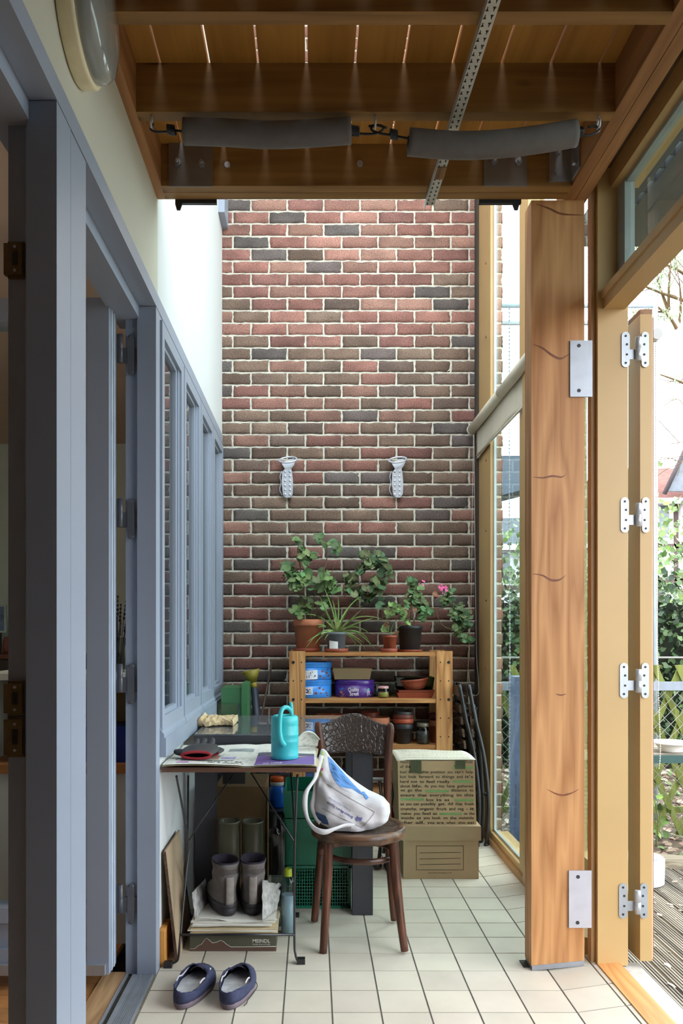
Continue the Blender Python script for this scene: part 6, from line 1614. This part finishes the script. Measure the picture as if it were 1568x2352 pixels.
for i in range(-14, 40):
    for s in (1, -1):
        a, b_ = Vector((1.1+d*i, yW, -.12)), Vector((1.1+d*i+s*.94, yW, .82))
        # clip to the panel
        def clipx(p, q):
            lo, hi = 1.08, 3.9
            if min(p.x, q.x) > hi or max(p.x, q.x) < lo: return None
            u0, u1 = 0, 1
            for lim, sg in ((lo, 1), (hi, -1)):
                if (p.x-lim)*sg < 0: u0 = max(u0, (lim-p.x)/(q.x-p.x))
                if (q.x-lim)*sg < 0: u1 = min(u1, (lim-p.x)/(q.x-p.x))
            return (p.lerp(q, u0), p.lerp(q, u1)) if u1 > u0 else None
        r_ = clipx(a, b_)
        if r_: cyl(bm, r_[0], r_[1], .0017, 4)
o = obj('wire_mesh', bm, WIRE, t); o['kind'] = 'stuff'
bm = NB(); cyl(bm, (1.05, 6.2, 1.005), (6, 6.2, 1.005), .008, 8)
for x in (2.0, 3.6, 5.2): cyl(bm, (x, 6.2, -.14), (x, 6.2, 1.005), .02, 8)
o = obj('wire_fence', bm, WIRE); tag(o, 'thin metal fence line between the lattice fence and the ivy hedge', 'fence')
# garden table with dish
t = T('garden_table', (2.15, 4.45, -.055), 'slatted grey wooden garden table with green metal frame beyond the door', 'table')
TZ2 = .56
for k in range(5): obj('slat', B(1.72, 2.75, 4.22+.085*k, 4.22+.085*k+.075, TZ2-.016, TZ2, bev=.002), wood('grey_table_slat', srgb(110,104,92), srgb(168,160,144), 'X', rough=.9), t)
bm = NB(); box(bm, 1.70, 2.77, 4.20, 4.215, TZ2-.045, TZ2-.005); box(bm, 1.70, 2.77, 4.64, 4.655, TZ2-.045, TZ2-.005); box(bm, 1.70, 1.715, 4.216, 4.639, TZ2-.045, TZ2-.017); box(bm, 2.755, 2.77, 4.216, 4.639, TZ2-.045, TZ2-.017); obj('frame', bm, mat('dark_green_metal', srgb(40,78,74), .5), t)
for x, y in ((1.705, 4.205), (2.745, 4.205), (1.705, 4.63), (2.745, 4.63)): obj('leg', B(x, x+.02, y, y+.02, -.0545 if y < 4.3 else -.138, TZ2-.046), MATS['dark_green_metal'], t)
bm = NB(); lathe(bm, [(.06, 0), (.064, .006), (.068, .022), (.082, .040), (.108, .046), (.108, .052), (.09, .050), (.05, .030), (.001, .026)], (1.94, 4.32, TZ2+.0005), 40, cap1=False); o = obj('dish', bm, mat('white_ceramic', srgb(236,232,226), .35, .02)); tag(o, 'white shallow dish standing on the slatted garden table', 'dish')
o = obj('blue_tarpaulin', B(1.24, 1.36, 4.9, 5.05, -.14, .93, bev=.02), mat('blue_tarp', srgb(70,88,124), .5, .2, 12)); tag(o, 'tall dark blue wrapped bundle outside, seen low through the tall window', 'bundle')
def leafcloud(name, box6, n, size, cols, lab, cat, seed, parent=None, ell_=True, hollow=.0):
    bm = NB(); lay = bm.loops.layers.float_color.new('lc'); rr = random.Random(seed); x0, x1, y0, y1, z0, z1 = box6
    for _ in range(n):
        while True:
            p = Vector((rr.uniform(-1, 1), rr.uniform(-1, 1), rr.uniform(-1, 1)))
            if not ell_ or p.length < 1: break
        c = Vector(((x0+x1)/2+p.x*(x1-x0)/2, (y0+y1)/2+p.y*(y1-y0)/2, (z0+z1)/2+p.z*(z1-z0)/2))
        k = rr.uniform(.5, 1.5); q = rr.choice(cols)
        leaf_disc(bm, lay, c, size*rr.uniform(.6, 1.3), (rr.uniform(-1,1), rr.uniform(-1,.3), rr.uniform(-.2,1)), tuple(x*k for x in q), n=3, roll=rr.uniform(0, 6))
    o = obj(name, bm, LEAF, parent)
    if parent is None: tag(o, lab, cat)
    return o
G1 = [(.035,.075,.025),(.06,.11,.035),(.11,.17,.07),(.02,.045,.02)]; G2 = [(.16,.26,.05),(.22,.32,.09),(.10,.18,.05)]
t = T('ivy_hedge', (4.0, 8.2, -.14), 'dense dark green ivy hedge behind the fences', 'hedge')
bm = NB(); box(bm, 1.3, 8.0, 8.1, 8.7, -.14, 1.5); obj('inner_mass', bm, mat('hedge_dark', srgb(26,34,20), .95, .3, 10), t)
leafcloud('foliage', (1.2, 8.2, 7.7, 8.3, -.14, 1.82), 11000, .036, G1, '', '', 31, t, ell_=False)
t = T('garden_shrub', (3.0, 9.6, -.14), 'loose light green shrub rising above the hedge', 'shrub')
leafcloud('foliage', (2.0, 6.2, 9.0, 10.4, 1.2, 2.9), 2500, .04, G2+[(.2,.28,.14)], '', '', 33, t)
bm = NB(); tube(bm, [(3.9, 9.7, -.14), (4.0, 9.7, 1.6)], .05, 8); obj('stem', bm, STEM, t)
for i, (x, y, h, sd) in enumerate(((1.62, 4.75, .34, 41), (1.86, 4.92, .26, 42), (2.15, 5.0, .30, 43), (1.45, 5.0, .8, 44), (1.98, 5.10, 1.02, 45), (1.33, 4.72, .5, 46))):
    labs = ['low leafy green plant in the bed behind the parasol base', 'small bright green weed below the garden table', 'bright green weed at the foot of the trellis, right of the table leg', 'climbing green plant at the left end of the trellis', 'bright green climber reaching the grey top rail of the trellis', 'green plant outside close to the tall window']
    t = T('bed_plant', (x, y, -.14), labs[i], 'plant')
    bm = NB(); tube(bm, [(x, y, -.14), (x+.02, y+.01, -.14+h*.5), (x-.01, y, -.14+h)], .004, 6, smooth=3); obj('stem', bm, GSTEM, t)
    leafcloud('foliage', (x-.10, x+.10, y-.06, y+.06, -.12+h*.1 if h < .6 else h*.45, -.10+h), 34, .024, G2, '', '', sd, t)
# trees
def branch(bm, a, b_, r0, r1, rr, lv, tips):
    m_ = a.lerp(b_, .5)+Vector((rr.uniform(-.1, .1), rr.uniform(-.1, .1), rr.uniform(-.05, .08)))*(b_-a).length
    tube(bm, [a, m_, b_], [r0, (r0+r1)/2, r1], 6, smooth=3)
    if lv == 0: tips.append((m_, b_)); return
    for _ in range(3):
        s = a.lerp(b_, rr.uniform(.4, 1)); d = (b_-a)*rr.uniform(.4, .75)+Vector((rr.uniform(-.5, .5), rr.uniform(-.3, .3), rr.uniform(-.35, .35)))*(b_-a).length
        branch(bm, s, s+d, r1*.7, r1*.3, rr, lv-1, tips)
BIRCH = mat('birch_bark', srgb(206,200,190), .8, .25, 12)
t = T('birch_tree', (4.6, 8.8, -.14), 'pale-barked tree with drooping narrow leaves against the white sky', 'tree')
rr = random.Random(17); tips = []
bm = NB(); P = [Vector((4.9, 8.9, -.14)), Vector((4.75, 8.9, 2.2)), at(1572, 805, 8.8), at(1556, 760, 8.8), at(1535, 715, 8.8)]
tube(bm, P, [.13, .11, .075, .06, .04], 10, smooth=4); obj('trunk', bm, BIRCH, t)
bm = NB()
for (a, b_) in (((1535,715),(1508,640)), ((1556,760),(1560,650)), ((1535,715),(1500,715)), ((1560,770),(1505,700)), ((1572,800),(1580,620)), ((1535,715),(1540,600)), ((1585,640),(1500,600)), ((1600,900),(1515,860)), ((1600,700),(1440,640))):
    branch(bm, at(*a, 8.8), at(*b_, 8.6), .022, .008, rr, 2, tips)
obj('branch', bm, STEM, t)
bm = NB(); lay = bm.loops.layers.float_color.new('lc')
for a, b_ in tips:
    for _ in range(9):
        c = a.lerp(b_, rr.random())+Vector((rr.uniform(-.05, .05), rr.uniform(-.05, .05), rr.uniform(-.12, .02))); k = rr.uniform(.7, 1.3)
        d = Vector((rr.uniform(-.5, .5), rr.uniform(-.2, .2), -1)).normalized()*.05; w_ = Vector((.008, 0, .003))
        f = bm.faces.new([bm.verts.new(p) for p in (c-w_, c+d*.5-w_*.6, c+d, c+d*.5+w_*1.4)])
        for l in f.loops: l[lay] = (.24*k, .30*k, .17*k, 1)
obj('foliage', bm, LEAF, t)
t = T('bare_shrub', (2.9, 5.9, -.14), 'nearly bare shrub whose thin dark twigs cross the sky right of the door', 'shrub')
bm = NB(); tube(bm, [Vector((3.1, 5.9, -.14)), Vector((3.0, 5.9, 1.4)), at(1620, 1010, 5.9)], [.02, .014, .008], 6, smooth=3)
for pts in (((1620,1010),(1562,1062),(1530,1078),(1508,1094)), ((1620,1030),(1568,1046),(1545,1052),(1512,1056)), ((1562,1062),(1545,1054),(1515,1050)), ((1620,1010),(1590,980),(1560,918),(1524,932)), ((1600,1000),(1560,1017),(1505,1019)), ((1560,1017),(1535,990),(1512,966)), ((1561,1062),(1559,1080),(1555,1092))):
    tube(bm, [at(*p, 5.9) for p in pts], .0028, 5, smooth=4)
obj('twig', bm, STEM, t)
bm = NB(); lay = bm.loops.layers.float_color.new('lc'); leaf_disc(bm, lay, at(1514, 1065, 5.85), .026, (0,-1,.2), (.14,.18,.05), n=8)
for p in ((1509,1021),(1504,1020),(1570,1075),(1550,1058)): leaf_disc(bm, lay, at(*p, 5.85), .010, (0,-1,.3), (.12,.13,.06), n=5)
obj('leaf', bm, LEAF, t)
# houses
def house(name, x0, x1, y0, eav, rdg, wallm, roofm, lab, frames, wins, slope=1):
    t = T(name, ((x0+x1)/2, y0+3, -.14), lab, 'house')
    obj('walls', B(x0, x1, y0, y0+6, -.14, eav), wallm, t)
    bm = NB(); 
    a = [Vector((x0-.4, y0-.5, eav-.15)), Vector((x1+.4, y0-.5, eav-.15)), Vector((x1+.4, y0+3, rdg)), Vector((x0-.4, y0+3, rdg))]
    b_ = [Vector((x0-.4, y0+6.5, eav-.15)), Vector((x1+.4, y0+6.5, eav-.15))]
    nR = 26
    for k in range(nR):
        u0, u1 = k/nR, (k+1)/nR
        p = [a[0].lerp(a[3], u0), a[1].lerp(a[2], u0), a[1].lerp(a[2], u1), a[0].lerp(a[3], u1)]
        lift = Vector((0, -.0, .05)); q = [p[0]+lift, p[1]+lift, p[2], p[3]]
        vs = [bm.verts.new(v) for v in q+[p[0], p[1]]]
        bm.faces.new(vs[:4]); bm.faces.new((vs[0], vs[1], vs[5], vs[4]))
    bm.faces.new([bm.verts.new(v) for v in (a[3], a[2], b_[1], b_[0])])
    obj('roof', bm, roofm, t)
    bm = NB(); box(bm, x0-.4, x1+.4, y0-.56, y0-.48, eav-.25, eav-.10); obj('gutter', bm, mat('gutter_white', srgb(220,222,228), .5), t)
    for (fx, fz0, fz1, fw) in frames: obj('timber', B(x0+fx, x0+fx+fw, y0-.03, y0, fz0, fz1), mat('dark_timber', srgb(88,70,66), .8), t)
    for (wx0, wx1, wz0, wz1) in wins:
        w_ = obj('window', B(x0+wx0, x0+wx1, y0-.05, y0-.001, wz0, wz1), mat('white_window_frame', srgb(226,228,236), .5), t)
        obj('pane', B(x0+wx0+.08, x0+wx1-.08, y0-.055, y0-.0505, wz0+.08, wz1-.08), mat('dark_window_glass', srgb(96,104,116), .1, spec=.8), w_)
    return t
RT = mat('roof_tile_brown', srgb(150,112,104), .85, .2, 6); RT2 = mat('roof_tile_grey', srgb(118,124,132), .85, .15, 6)
hs = house('house', 9.2, 17, 22, 4.9, 6.3, mat('render_white', srgb(226,222,216), .85, .05), RT, 'half-timbered white house with brown tiled roof, beyond the garden on the right',
      [(0,-.1,4.9,.18),(.75,2.6,4.9,.12),(1.4,2.6,4.9,.12),(0,3.5,3.62,6),(0,2.55,2.7,6),(2.1,2.6,4.9,.12),(.3,0,2.6,.12)], [(.25,.68,3.7,4.75),(.92,1.35,3.7,4.75),(1.55,2.05,3.7,4.75),(.5,1.1,.9,2.2)])
house('house', 3.6, 7.6, 21, 3.55, 4.6, mat('render_pale', srgb(214,216,220), .85, .05), RT2, 'pale house with grey tiled roof seen through the tall window', [(.9,-.1,3.5,.12),(0,2.3,2.42,4)], [(1.2,1.65,2.5,3.35),(1.8,2.3,2.5,3.35)])
t = hs
bm = NB(); prism(bm, [(9.45, 4.95), (10.9, 4.95), (10.35, 6.1), (9.95, 6.1)], .1, Matrix.Translation((0, 21.3, 0))); obj('gable_roof', bm, RT2, t)
bm = NB(); tube(bm, [(9.38, 21.28, 4.88), (9.97, 21.28, 6.14)], .06, 6); obj('verge_tiles', bm, mat('verge_dark', srgb(70,62,64), .8), t)
# railings, chain and awning seen through the tall window
t = T('balcony_rail', (1.5, 5.6, 3.1), 'pale metal balcony rails high beyond the tall window', 'railing')
for py in (702, 742): 
    bm = NB(); cyl(bm, (1.1, 5.6, zz(py, 5.6)), (2.4, 5.6, zz(py, 5.6)), .016, 10); obj('rail', bm, mat('rail_pale', srgb(176,192,206), .4), t)
for x in (1.1, 2.4): bm = NB(); cyl(bm, (x, 5.6, -.14), (x, 5.6, zz(702, 5.6)), .02, 10); obj('upright', bm, MATS['rail_pale'], t)
rcm = mat('chain_grey', srgb(150,158,164), .4)
o = chain([(1.212, 4.92, 3.2), (1.212, 4.92, 2.0), (1.215, 4.92, 1.0), (1.21, 4.92, -.13)], .006, .024, 'rain_chain', None, rcm); tag(o, 'slim grey chain hanging outside behind the tall window', 'chain')
bm = NB(); box(bm, 1.46, 2.1, 6.4, 6.9, 2.33, 2.62)
for v in bm.verts:
    if v.co.z < 2.4: v.co.z -= .14*(1.75-v.co.x) if v.co.x < 2 else -.12
o = obj('awning', bm, mat('slate_awning', srgb(92,106,124), .7, .1, 3)); 
tag(o, 'slate blue awning cover beyond the tall window', 'awning')
bm = NB(); cyl(bm, (2.05, 6.65, -.14), (2.05, 6.65, 2.5), .02, 8); obj('pole', bm, rcm, o)
# deck canopy outside, above the door transom
cn = sroot('canopy', (1.45, 1.2, 2.95))
struct('canopy_board', B(1.165, 1.31, -1.4, 3.63, 2.96, 3.0), mat('canopy_dark', srgb(92,96,100), .8, .1, 4), cn)
struct('canopy_board.001', B(1.335, 1.95, -1.4, 3.63, 2.96, 3.0), MATS['canopy_dark'], cn)
bm = NB()
for k in range(60): box(bm, 1.31, 1.335, -1.38+.083*k, -1.376+.083*k, 2.965, 2.995)
struct('canopy_bars', bm, DSTEEL, cn)
# roller blind on the outside of the open leaf
t = T('roller_blind', (1.287, 3.25, 2.29), 'white roller blind end with a long bead chain, just outside the open yellow leaf', 'blind')
bm = NB(); cyl(bm, (1.252, 2.98, zz(770, 3.0)), (1.252, 3.58, zz(770, 3.0)), .020, 24); obj('tube', bm, RB, t)
q = at(1504, 771, 2.975); bm = NB(); cyl(bm, (q.x, 2.955, q.z), (q.x, 2.978, q.z), .020, 24); obj('end_cap', bm, mat('pale_plastic', srgb(206,214,216), .4), t)
bm = NB(); box(bm, 1.2155, q.x+.01, 2.979, 2.99, q.z-.02, q.z+.02); obj('mounting', bm, MATS['pale_plastic'], t)
chain([at(1505, 790, 2.96), at(1505, 1000, 2.96), at(1507, 1200, 2.96), at(1508, 1400, 2.96), at(1512, 1600, 2.96), at(1516, 1720, 2.96), at(1513, 1765, 2.96)], .0026, .009, parent=t)
